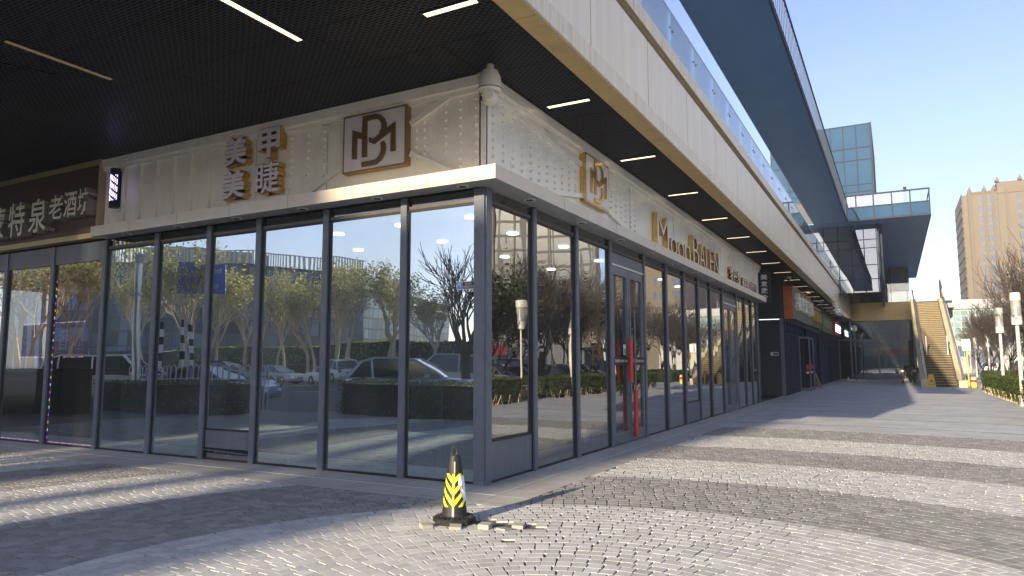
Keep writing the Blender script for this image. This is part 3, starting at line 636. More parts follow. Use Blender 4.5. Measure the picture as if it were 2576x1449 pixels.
# glowing LED tube, CCTV notice, extinguishers, green screen
def small_things():
    t = thing('led_tube', 'black tube with violet glowing dots on the left end of the cream band', 'light', (-7.9, -.13, 4.4))
    b = MB(); b.lathe([(.085, 0), (.085, .11)], (-7.9, -.15, 4.42), 20); b.lathe([(.085, 0), (.085, .11)], (-7.9, -.15, 5.05), 20); b.lathe([(.07, 0), (.07, .55)], (-7.9, -.15, 4.52), 20); b.box(-7.93, -7.87, -.09, -.0, 4.46, 5.12); b.build('tube_body', m_black, t)
    b = MB()
    for k in range(24):
        for j in range(9):
            a = rad(-180+j*22)-.0; zz = 4.55+k*.0205
            if (k+j) % 7 in (0, 1): continue
            b.box(-7.9+.072*math.cos(a)-.005, -7.9+.072*math.cos(a)+.005, -.15+.072*math.sin(a)-.005, -.15+.072*math.sin(a)+.005, zz, zz+.012)
    b.build('led_dots', mat('violet_led', (.5, .4, 1), .5, emis=1.6, emcol=(.45, .38, 1)), t)
    t = thing('camera_notice', 'blue and black camera warning sticker near the top of the corner pane', 'sticker', (-.27, -.01, 2.57))
    b = MB(); b.box(-.42, -.125, -.008, -.004, 2.52, 2.63, 0); b.box(-.41, -.33, -.0095, -.0082, 2.53, 2.62, 1); b.box(-.325, -.133, -.0095, -.0082, 2.53, 2.62, 2)
    b.bar((-.40, -.011, 2.585), (-.355, -.011, 2.60), .002, .022); b.box(-.365, -.352, -.012, -.0098, 2.55, 2.585, 0); b.build('notice_plate', [m_acryl, mat('notice_blue', (.05, .30, .62), .4), m_black], t)
    text_mesh('lettering', '您已进入', 1, .001, (-.29, -.0098, 2.58), X, Z, [m_acryl], t, fit=(.12, .033)); text_mesh('lettering', '视频监控区域', 1, .001, (-.315, -.0098, 2.54), X, Z, [m_acryl], t, fit=(.175, .033))
    for k, (y, lab) in enumerate(((3.72, 'red fire extinguisher behind the side glass, nearer the corner'), (4.12, 'red fire extinguisher behind the side glass, nearer the door'))):
        t = thing('fire_extinguisher', lab, 'fire extinguisher', (-.22, y, .01), 'extinguishers behind the glass')
        b = MB(); b.lathe([(.10, 0), (.10, .02), (.10, .36), (.085, .42), (.04, .46), (.03, .50)], (-.22, y, .01), 20); b.build('cylinder', m_redx, t)
        b = MB(); b.lathe([(.102, .15), (.102, .28)], (-.22, y, .01), 20); b.build('paper_label', m_acryl, t)
        b = MB(); b.bar((-.22, y-.05, .54), (-.22, y+.09, .56), .03, .02); b.bar((-.22, y-.02, .5), (-.22, y+.08, .51), .03, .02); b.tube([(-.22, y-.04, .52), (-.16, y-.12, .5), (-.15, y-.13, .3), (-.15, y-.12, .15)], .012, 8); b.build('valve_hose', m_black, t)
    t = thing('counter_screen', 'pale green frosted glass counter screen behind the corner pane', 'screen', (-1.2, .45, 0))
    b = MB(); b.box(-1.5, -.95, .45, .47, .55, 1.45); b.build('glass_sheet', mat('pale_green_glass', (.50, .66, .54), .3, amt=.08), t)
    b = MB(); b.box(-1.46, -1.42, .44, .5, .006, .55); b.box(-1.03, -.99, .44, .5, .006, .55); b.build('screen_foot', m_alu, t)
    t = thing('curtain_roll', 'pale curtain panels hung behind the third front pane', 'curtain', (-7.5, .3, 0))
    b = MB()
    for k in range(16): b.tube([(-8.05+k*.05, .32+.02*(k % 2), .1), (-8.05+k*.05, .32+.02*(k % 2), 3.5)], .03, 8)
    b.build('curtain_cloth', mat('grey_cloth', (.28, .33, .36), .8), t)
    b = MB(); b.tube([(-8.15, .32, 3.52), (-7.2, .32, 3.52)], .015, 8); b.build('curtain_rail', m_alu, t)
small_things()
def ceiling_bits():
    t = thing('blade_sign', 'small black upright sign with white characters at the far end of the salon', 'sign', (.3, 21.3, 4.4))
    b = MB(); b.box(.06, .50, 21.25, 21.33, 3.95, 5.1); b.build('sign_board', m_black, t)
    for k, ch in enumerate('美发烫染'): text_mesh('character', ch, 1, .004, (.14, 21.249, 4.8-k*.27), X, Z, [m_acryl], t, fit=(.26, .22), offset=.02)
    for k, (x, y) in enumerate(((.62, 26.0), (.62, 34.2), (.62, 41.0))):
        t = thing('dome_camera', '%s small white dome camera under the walkway ceiling past the salon' % ('nearest', 'middle', 'farthest')[k], 'camera', (x, y, 5.3), 'ceiling dome cameras')
        b = MB(); b.lathe([(.10, .0), (.11, .08), (.06, .11)], (x, y, 5.315), 16); b.build('housing', m_white, t)
        b = MB(); b.lathe([(.02, -.085), (.06, -.06), (.08, 0)], (x, y, 5.314), 16); b.build('lens_dome', m_black, t)
ceiling_bits()
# ------------------------------------------------------------------ wine shop to the left
def wine_shop():
    t = thing('wine_shop', 'liquor shop left of the salon with grey frames and LED edged glass', 'shop', (-10, 0, 0))
    xs = [-13.3, -11.72, -10.01]
    for x in xs: mull(x, x+.105, -.055, .04, 0, GT, t, 'y')
    ed = xs+[-8.31]
    for i in range(3):
        x0, x1 = ed[i]+.105, ed[i+1]-.02
        pane([(x0, 0, .03), (x1, 0, .03), (x1, 0, 3.5), (x0, 0, 3.5)], 'glass_pane', m_glassW, t)
        b = MB(); b.box(x0, x1, -.03, .03, 3.5, GT-.002); b.build('head_panel', m_panel, t)
        b = MB(); b.box(x0, x1, -.015, .03, 0, .028); b.build('sill', m_gasket, t)
        b = MB()
        for k in range(22):
            c = k % 3
            if i == 2: b.box(x0+.015, x0+.03, .012, .02, .1+k*.145, .15+k*.145, c)
            b.box(x0+.05+k*.07, x0+.085+k*.07, .012, .02, .04, .052, c) if x0+.085+k*.07 < x1 else None
        b.build('led_strip', [m_ledv, m_ledw, m_ledo], t)
    b = MB(); b.box(-13.4, -8.40, 1.6, 1.65, 0, 3.9); b.box(-13.4, -8.4, .08, 1.6, -.02, .005, 1); b.build('room_wall', [m_dark, m_shade], t)
    b = MB()
    for k in range(9): b.tube([(-10.9+k*.06, .5, .1), (-10.9+k*.06, .5, 1.7)], .028, 8)
    b.build('curtain', mat('dark_curtain', (.06, .07, .08), .8), t)
    # sign board, its frame and its thick characters
    s = thing('liquor_sign', 'brown sign board with thick cream Chinese characters above the liquor shop', 'sign', (-11, 0, 4))
    b = MB(); b.box(-14.4, -8.47, -.10, .05, 4.02, 5.33); b.build('sign_board', m_brown, s)
    b = MB(); b.box(-14.4, -8.43, -.13, .05, 5.332, 5.43); b.box(-14.4, -8.43, -.13, .05, 3.92, 4.018); b.box(-8.468, -8.425, -.13, .05, 4.02, 5.33); b.build('sign_frame', m_goldline, s)
    for ch, x, z, w, h in (('蒙', -11.95, 4.12, .62, .66), ('特', -11.18, 4.12, .60, .70), ('泉', -10.42, 4.14, .62, .68), ('老', -9.72, 4.34, .46, .48), ('酒', -9.22, 4.34, .42, .50), ('坊', -8.76+.0, 4.34, .32, .52)):
        text_mesh('character', ch, 1, .20, (x-.03, -.101, z), X, Z, [m_signside, m_signw], s, offset=.012, fit=(w, h))
    p = thing('tobacco_poster', 'red liquor and tobacco poster with white characters inside the liquor shop', 'poster', (-11.7, 1.0, 1.7))
    b = MB(); b.box(-12.95, -10.5, 1.0, 1.03, 1.72, 2.42); b.build('poster_panel', mat('poster_red', (.36, .04, .05), .5, emis=0), p)
    b = MB(); b.lathe([(.2, 0), (.2, .004)], (-12.2, .998, 2.08), 24, axis=(0, -1, 0)); b.build('green_disc', mat('poster_green', (.25, .35, .04), .5), p)
    for ch, x, z, w in (('纯', -12.85, 2.1, .28), ('粮', -12.85, 1.77, .28), ('信', -12.33, 1.92, .26), ('散', -11.85, 2.1, .26), ('酒', -11.85, 1.77, .26), ('香', -11.5, 1.84, .42), ('烟', -11.0, 1.84, .44)):
        text_mesh('character', ch, 1, .004, (x, .992, z), X, Z, [m_acryl], p, fit=(w, w*1.1), offset=.02)
    b = MB()
    for k in range(26): b.box(-12.95+k*.096, -12.91+k*.096, .975, .985, 2.44, 2.455, k % 3); b.box(-12.95+k*.096, -12.91+k*.096, .975, .985, 1.685, 1.70, (k+1) % 3)
    b.build('led_border', [m_ledv, m_ledw, m_ledo], p)
m_ledv = mat('led_violet', (.6, .1, 1), .5, emis=1.0, emcol=(.5, .08, 1)); m_ledw = mat('led_white', (1, 1, 1), .5, emis=.9, emcol=(.8, .85, 1)); m_ledo = mat('led_orange', (1, .6, .3), .5, emis=1.0, emcol=(1, .5, .2))
m_glassW = glass('wine_glass_pane', tint=(.40, .44, .46), base=.45, wave=.004, wscale=.7, dust=.02)
wine_shop()

# ------------------------------------------------------------------ arcade roof: mesh ceiling, lamps, beige edge beam, glass balustrade
CZ = 5.43
def arcade():
    t = thing('arcade_roof', 'overhanging walkway roof with black mesh ceiling and beige panelled edge beam', 'canopy', (0, 0, CZ))
    b = MB(); b.box(-40, 1.09, -4.2, -.105, CZ, CZ+.03); b.box(.105, 1.09, -.105, 62.5, CZ, CZ+.03); b.build('mesh_ceiling', m_ceil, t)
    b = MB(); b.bar((-6.55, -2.6, CZ-.05), (-5.2, -3.2, CZ-.01), .9, .012, m=0); b.build('sagging_panel', m_ceil, t)
    b = MB(); b.box(-40, .9, -4.3, 62, CZ+.35, CZ+1.0); b.build('roof_slab', m_dark, t)
    # gold underside strip, lip, panels, cap; run along +Y and turned along -X
    ylist = [-4.5]+[-4.5+1.665*k for k in range(1, 42)]
    b = MB(); g = .009
    for y0, y1 in zip(ylist[:-1], ylist[1:]): b.box(1.09, 1.40, y0+g, min(y1, 62.6), CZ-.004, CZ+.02)
    for k in range(25): b.box(-40+k*1.66+g, min(-40+(k+1)*1.66, 1.09), -4.52, -4.2, CZ-.004, CZ+.02)
    b.build('beam_underside', m_gold, t)
    b = MB()
    for y0, y1 in zip(ylist[:-1], ylist[1:]): b.box(1.375, 1.412, y0+g, min(y1, 62.6), CZ-.006, 5.675)
    for k in range(25): b.box(-40+k*1.66+g, min(-40+(k+1)*1.66, 1.41), -4.54, -4.505, CZ-.006, 5.675)
    b.build('beam_lip', m_lip, t)
    b = MB()
    for k in range(28):
        y0 = -4.5+k*2.5
        b.box(1.33, 1.352, y0+.014, min(y0+2.5-.014, 62.6), 5.66, 6.86)
    for k in range(17): b.box(-40+k*2.5+g, min(-40+(k+1)*2.5-g, 1.35), -4.48, -4.46, 5.66, 6.86)
    b.build('beam_panel', m_fascia, t)
    b = MB(); b.box(1.20, 1.325, -4.45, 62.6, 5.5, 6.9); b.box(-40, 1.2, -4.45, -4.2, 5.5, 6.9); b.build('beam_core', m_gasket, t)
    b = MB()
    for y0, y1 in zip(ylist[:-1], ylist[1:]): b.box(1.0, 1.405, y0+g, min(y1, 62.6), 6.99, 7.26); b.box(1.36, 1.40, y0+g, min(y1, 62.6), 6.982, 6.989, 1)
    for k in range(25): b.box(-40+k*1.66+g, min(-40+(k+1)*1.66, 1.0), -4.52, -4.4, 6.99, 7.26)
    b.build('beam_cap', [m_lip, m_gold], t)
    return t
m_lip = mat('beige_lip', (.78, .67, .49), .38, .1, amt=.10, scale=1.2, stretch=(7, 7, .35), dirt=(.36, .29, .2), dscale=2.0, damt=.55)
arcade()
def balustrade():
    t = thing('glass_balustrade', 'clear glass balustrade standing on the beige edge beam', 'balustrade', (1.2, 0, 7.26))
    for k in range(38):
        y0 = -5.8+k*1.8
        if y0 > 61: break
        b = MB(); b.box(1.21, 1.222, y0+.01, y0+1.79, 7.265, 8.28); b.build('glass_panel', m_glassB, t)
    b = MB()
    for k in range(38):
        y0 = -5.8+k*1.8
        if y0 > 61: break
        b = MB()
        for z in (7.5, 7.95):
            for dy in (.1, 1.7): b.lathe([(.025, 0), (.025, .02)], (1.223, y0+dy, z), 8, axis=(1, 0, 0))
        b.box(1.16, 1.20, y0-.02, y0+.02, 7.262, 8.2)
        b.build('fixing_post', m_alu, t)
    b = MB(); b.box(1.205, 1.227, -5.8, 62.2, 8.285, 8.32); b.build('top_rail', m_alu, t)
balustrade()
ORD = ['first', 'second', 'third', 'fourth', 'fifth', 'sixth', 'seventh', 'eighth', 'ninth', 'tenth', 'eleventh', 'twelfth', 'thirteenth', 'fourteenth', 'fifteenth', 'sixteenth', 'seventeenth', 'eighteenth', 'nineteenth', 'twentieth']
def ceiling_light(loc, rz, ln, label):
    t = thing('ceiling_light', label, 'ceiling light', loc, 'linear lights in the mesh ceiling')
    b = MB(); n = int(ln/.034)
    for k in range(n):
        x = -ln/2+ln*k/n
        b.box(loc[0]+x+.005, loc[0]+x+.028, loc[1]-.042, loc[1]+.042, loc[2]-.004, loc[2]+.01)
    b.build('glowing_slot', m_lamp, t)
    b = MB(); b.box(loc[0]-ln/2-.03, loc[0]+ln/2+.03, loc[1]-.065, loc[1]-.045, loc[2]-.006, loc[2]+.03); b.box(loc[0]-ln/2-.03, loc[0]+ln/2+.03, loc[1]+.045, loc[1]+.065, loc[2]-.006, loc[2]+.03); b.build('housing', m_black, t)
    t.rotation_euler = (0, 0, rz)
    return t
l0 = ceiling_light((.60, -1.75, CZ-.006), 0, .68, 'linear ceiling light nearest the viewer beside the beam, crossing the walkway')
for k in range(18):
    copy_tree(l0, (.57, 1.5+k*3.26, CZ-.006), 0, '%s linear ceiling light along the side walkway, counted from the dome camera' % ORD[k])
l1 = ceiling_light((-1.42, -2.62, CZ-.006), rad(90), 1.32, 'long linear ceiling light at the top of the picture over the front paving')
l2 = copy_tree(l1, (-4.55, -3.0, CZ-.006), rad(90), 'dim long linear ceiling light behind the sagging mesh panel')
for c in kids(l2):
    if c.name.startswith('glowing'): c.data = c.data.copy(); c.data.materials[0] = mat('dim_lamp_glow', (.12, .08, .04), .5, emis=.03, emcol=(1, .72, .4))
copy_tree(l1, (-1.5, -4.1, CZ-.006), rad(90), 'long linear ceiling light beside the front edge of the mesh ceiling')

# ------------------------------------------------------------------ upper walkway, cantilevered glass box, blue glass block
SZ = 11.2
def upper():
    t = thing('upper_walkway', 'high walkway slab with dark blue soffit and barred railing', 'walkway', (1.2, 20, SZ))
    b = MB(); b.box(.1, 2.2, -6, 45.2, SZ, SZ+.22); b.build('deck_slab', m_soffit, t)
    b = MB(); b.box(2.202, 2.24, -6, 45.2, SZ-.02, SZ+.24); b.build('edge_trim', m_steel, t)
    b = MB(); b.box(2.16, 2.21, -6, 45.2, 12.9, 12.97)
    for k in range(128): b.box(2.175, 2.195, -6+k*.4, -5.98+k*.4, SZ+.22, 12.9)
    b.build('railing', m_steel, t)
    # the glass box
    t = thing('cantilever_block', 'cantilevered glass box with wide blue grey soffit at the end of the high walkway', 'building', (4.7, 50, SZ))
    b = MB(); b.box(2.26, 7.22, 45.2, 85, SZ-.02, SZ+.02); b.box(-8, 2.26, 45.25, 85, SZ-.015, SZ+.02); b.build('soffit', m_soffit, t)
    xs = [2.24, 2.85, 3.92, 5.02, 6.10, 7.2]
    for i in range(5):
        b = MB(); b.box(xs[i]+.04, xs[i+1]-.04, 45.2, 45.25, SZ+.09, SZ+.88); b.build('blue_panel', m_frost, t)
        if i < 4: b = MB(); b.box(xs[i]+.04, xs[i+1]-.04, 45.22, 45.24, SZ+.95, 12.9); b.build('glass_pane', m_glassU, t)
    b = MB()
    for x in xs: b.box(x-.04, x+.04, 45.14, 45.28, SZ, 12.98)
    b.box(2.2, 7.24, 45.13, 45.29, SZ-.03, SZ+.09); b.box(2.2, 7.24, 45.13, 45.29, 12.92, 13.0); b.box(2.24, 7.2, 45.16, 45.27, SZ+.88, SZ+.95)
    b.box(7.2, 7.26, 45.29, 85, SZ-.03, SZ+.09); b.box(7.2, 7.26, 45.29, 49, 12.92, 13.0); b.box(7.2, 7.26, 48.9, 49, SZ+.09, 12.92); b.box(5.75, 5.95, 46.0, 46.2, SZ+.9, 13.4)
    b.build('frame', m_steel, t)
    b = MB(); b.box(-6, 4.6, 46.5, 60, SZ+.1, 13.05); b.build('roof_core', m_dark, t)
    # the wall below it
    t = thing('upper_glass_wall', 'tall reflective glass wall below the wide soffit', 'building', (0, 47, 6.6))
    b = MB(); b.face([(-6, 47, 6.4), (4.0, 47, 6.4), (4.0, 47, SZ-.03), (-6, 47, SZ-.03)]); b.build('glass', m_glassE, t)
    b = MB(); b.box(-6, 4.0, 47.6, 47.7, 6.4, SZ-.05); b.build('room_wall', m_shade, t)
    b = MB()
    for x in (-3.6, -2.0, -.6, .55, 1.5, 2.35, 3.15, 3.95): b.box(x-.03, x+.03, 46.93, 47.0, 6.4, SZ-.03)
    for z in (7.3, 8.3, 9.5, 10.1): b.box(-6, 4.0, 46.95, 46.99, z, z+.05)
    b.box(4.0, 4.12, 46.9, 85, 6.4, SZ-.03); b.box(4.12, 4.3, 47.4, 47.6, 6.6, SZ-.03); b.box(4.12, 4.2, 49, 84, 6.9, SZ-.03)
    b.build('frame', m_steel, t)
    t = thing('terrace_wall', 'dark glass terrace wall behind the balustrade of the gold beam', 'wall', (0, 74, 6.8))
    b = MB(); b.box(-8, 6.3, 74, 74.2, 6.81, SZ-.05); b.build('wall_panel', m_dark, t)
    b = MB(); b.face([(-8, 73.9, 6.9), (6.3, 73.9, 6.9), (6.3, 73.9, SZ-.1), (-8, 73.9, SZ-.1)]); b.build('glass', m_glassE, t)
    b = MB()
    for k in range(10): b.box(-7+k*1.45, -6.93+k*1.45, 73.82, 73.88, 6.85, SZ-.06)
    b.box(-8, 6.3, 73.83, 73.87, 8.9, 8.96); b.build('frame', m_steel, t)
    # blue glass block on top
    t = thing('glass_tower', 'blue glass block rising above the cantilevered box', 'building', (1.5, 60, 13))
    X0, X1, Y0, zb, zt = -4.6, 3.72, 60.2, 13.0, 22.6
    zz = [13.0, 16.5, 17.6, 19.9+.0, 21.1-.0, 22.6]; zz = [13.0, 16.5, 17.15, 19.35, 20.45, 22.55]
    xs = [X0, -3.1, -1.75, -.45, .52, 1.56, 2.6, X1]
    for i in range(len(xs)-1):
        for j in range(len(zz)-1):
            b = MB(); b.box(xs[i]+.04, xs[i+1]-.04, Y0, Y0+.05, zz[j]+.04, zz[j+1]-.04); b.build('glass_panel', m_frost, t)
    b = MB()
    for x in xs: b.box(x-.04, x+.04, Y0-.05, Y0+.06, zb, zt)
    for z in zz: b.box(X0, X1, Y0-.045, Y0+.055, z-.035, z+.035)
    b.box(X1+.04, X1+.14, Y0-.05, Y0+12, zb, zt+.05); b.build('frame', m_steel, t)
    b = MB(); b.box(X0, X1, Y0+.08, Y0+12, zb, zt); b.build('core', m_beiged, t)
m_glassU = glass('upper_pane_glass', tint=(.35, .5, .62), base=.2, dust=.1, dustcol=(.4, .55, .7))
upper()

# ------------------------------------------------------------------ far shops, end wall, gold beam
def far_shops():
    t = thing('dark_wall', 'dark grey service wall between the salon and the far shops', 'wall', (-1, 27, 0))
    b = MB(); b.box(-3.4, .12, 27.3, 27.5, 0, 3.55); b.box(-3.4, -3.2, 20.75, 27.3, 0, CZ); b.box(-3.4, .04, 27.34, 27.5, 3.6, CZ); b.build('wall_panel', m_dark, t)
    b = MB(); b.box(-.02, .14, 27.22, 27.3, 0, 3.6); b.box(-1.05, -.95, 27.25, 27.3, 0, CZ); b.build('trim', m_frame, t)
    n = thing('wall_notice', 'small white notice plate with camera picture on the dark service wall', 'sign', (-.35, 27.29, 1.95))
    b = MB(); b.box(-.48, -.12, 27.27, 27.29, 1.86, 2.02); b.box(-.36, -.14, 27.265, 27.269, 1.9, 1.98, 1); b.build('notice_plate', [m_acryl, m_black], n)
    units = [('noodle_shop', 27.5, 36.0, 'far shop with folded glass doors under the green and orange sign'), ('snack_shop', 36.0, 43.6, 'far shop under the brown and gold sign'), ('tea_shop', 43.6, 53.0, 'far shop under the plain green sign'), ('corner_store', 53.0, 62.4, 'last far shop under the red and white sign')]
    for nm, y0, y1, lab in units:
        t = thing(nm, lab, 'shop', (.2, y0, 0))
        n = max(4, int((y1-y0)/1.15))
        for k in range(n):
            a, c = y0+(y1-y0)*k/n, y0+(y1-y0)*(k+1)/n
            pane([(.12, a+.05, .05), (.12, c-.05, .05), (.12, c-.05, 3.5), (.12, a+.05, 3.5)], 'glass_pane', m_glassR, t)
        b = MB()
        for k in range(n+1):
            a = y0+(y1-y0)*k/n; b.box(.06, .2, a-.05, a+.05, 0, 3.5)
        b.box(.08, .18, y0, y1, 0, .05); b.box(.08, .18, y0, y1, 2.9, 2.96); b.build('frame', m_steel, t)
        b = MB(); b.box(0, .16, y0, y1, 3.505, CZ-.005); b.build('fascia_board', m_dark, t)
        b = MB(); b.box(-2.0, -1.9, y0, y1, 0, 3.5); b.box(-1.9, .1, y0, y1, -.01, .01); b.build('room_wall', m_shade, t)
        if nm == 'noodle_shop':
            for k, yy in enumerate((32.5, 34.4)):
                b = MB(); b.box(.2, .25, yy, yy+.05, .04, 2.9); b.box(.68, .74, yy, yy+.05, .04, 2.9); b.box(.25, .68, yy, yy+.05, .04, .2); b.box(.25, .68, yy, yy+.05, 2.8, 2.9)
                d = b.build('open_door', m_frame, t); pane([(.25, yy+.02, .2), (.68, yy+.02, .2), (.68, yy+.02, 2.8), (.25, yy+.02, 2.8)], 'door_glass', m_glassD, d)
                b = MB(); b.box(.52, .66, yy-.006, yy+.01, 1.2, 1.42); b.box(.50, .66, yy-.008, yy+.01, .98, 1.12, 0); b.box(.52, .64, yy-.0095, yy-.007, .95, 1.03, 1); b.build('red_sticker', [m_redx, m_acryl], d)
    m_or = mat('orange_board', (.55, .14, .02), .5, amt=.2); m_gr = mat('grey_green_board', (.07, .115, .08), .5, amt=.2)
    def board(nm, lab, y0, y1, z0, z1, x1, mb, me, chars, mc, depth=.08, fr=None, zc=.5):
        s = thing(nm, lab, 'sign', (.3, y0, z0))
        b = MB(); b.box(.165, x1, y0, y1, z0, z1); b.box(.165, x1+.004, y0-.06, y0-.002, z0-.02, z1+.02, 1); b.box(.165, x1+.004, y1+.002, y1+.06, z0-.02, z1+.02, 1); b.box(x1-.01, x1+.02, y0, y1, z1+.001, z1+.06, 1); b.build('sign_board', [mb, me], s)
        y = y0+.5; st = (y1-y0-.8)/len(chars)
        for ch in chars: text_mesh('character', ch, 1, depth, (x1+.002, y, z0+(z1-z0)*.28), Y, Z, [mc, mc], s, fit=(st*.86, (z1-z0)*.55), offset=.03); y += st
    board('noodle_sign', 'green shop sign with orange ends and thick white characters', 27.6, 35.8, 3.62, 5.12, .56, m_gr, m_or, '北京农家饭', m_signw, .2)
    board('snack_sign', 'brown shop sign with golden characters and a cream lower strip', 36.3, 43.0, 3.7, 4.9, .45, m_brown, mat('light_strip', (.6, .5, .25), .5), '老味道小吃', mat('gold_letter', (.5, .33, .06), .4), .12)
    board('tea_sign', 'plain green shop sign with small dark characters', 44.3, 52.6, 3.66, 4.8, .45, m_green, m_green, '茶饮鲜果', mat('dim_letter', (.30, .36, .22), .5), .05)
    board('store_sign', 'red shop sign with lit white characters at the far end', 54.3, 60.5, 3.72, 4.8, .55, mat('red_board', (.32, .03, .045), .4), m_redx, '便利店', mat('lit_letter', (.9, .9, 1), .4, emis=2.0, emcol=(.85, .88, 1)), .05)
    # end wall
    t = thing('end_glass_wall', 'tall dark glass wall closing the walkway beside the stairs', 'wall', (3.5, 63.2, 0))
    for a, c in ((.2, 1.2), (1.2, 3.4), (3.4, 5.2), (5.2, 6.2)):
        for z0, z1 in ((.05, 3.5), (3.56, 5.3)): pane([(a+.06, 63.2, z0), (c-.06, 63.2, z0), (c-.06, 63.2, z1), (a+.06, 63.2, z1)], 'glass_pane', m_glassE, t)
    b = MB()
    for x in (.2, 1.2, 3.4, 5.2, 6.2): b.box(x-.06, x+.06, 63.12, 63.24, 0, 5.3)
    b.box(.2, 6.2, 63.14, 63.22, 3.5, 3.56); b.box(.2, 6.2, 63.14, 63.22, 0, .05); b.build('frame', m_frame, t)
    b = MB(); b.box(-.5, 6.4, 66, 66.1, 0, 5.3); b.build('room_wall', m_shade, t)
    t = thing('gold_beam', 'gold panelled beam with glass balustrade spanning above the end glass wall', 'beam', (3.5, 62.6, 5.3))
    b = MB()
    for a, c in ((1.42, 4.0), (4.01, 6.2)): b.box(a, c-.01, 62.62, 62.8, 5.27, 6.55)
    b.box(1.42, 6.2, 62.56, 62.8, 6.56, 6.82); b.box(1.42, 6.2, 62.58, 62.8, 5.22, 5.265); b.build('beam_panel', m_gold, t)
    b = MB(); b.box(-3, 9.2, 62.81, 80, 5.4, 6.8); b.box(6.21, 9.2, 60, 62.8, 6.0, 6.38); b.build('deck', m_conc, t)
    for k in range(3):
        b = MB(); b.box(1.5+k*1.57, 3.05+k*1.57, 62.7, 62.715, 6.83, 8.4); b.build('glass_panel', m_glassC, t)
    b = MB(); b.box(1.4, 6.2, 62.69, 62.73, 8.41, 8.46); b.build('top_rail', m_alu, t)
    t = thing('ball_lamp', 'thin grey lamp pole with white globe in front of the end glass wall', 'lamp', (1.9, 55, 0))
    b = MB(); b.tube([(1.9, 55, 0), (1.9, 55, 4.0)], .055, 10); b.build('pole', m_frame, t)
    b = MB(); b.lathe([(.05, 0), (.2, .12), (.23, .28), (.2, .44), (.08, .55)], (1.9, 55, 3.95), 16); b.build('globe', m_white, t)
far_shops()

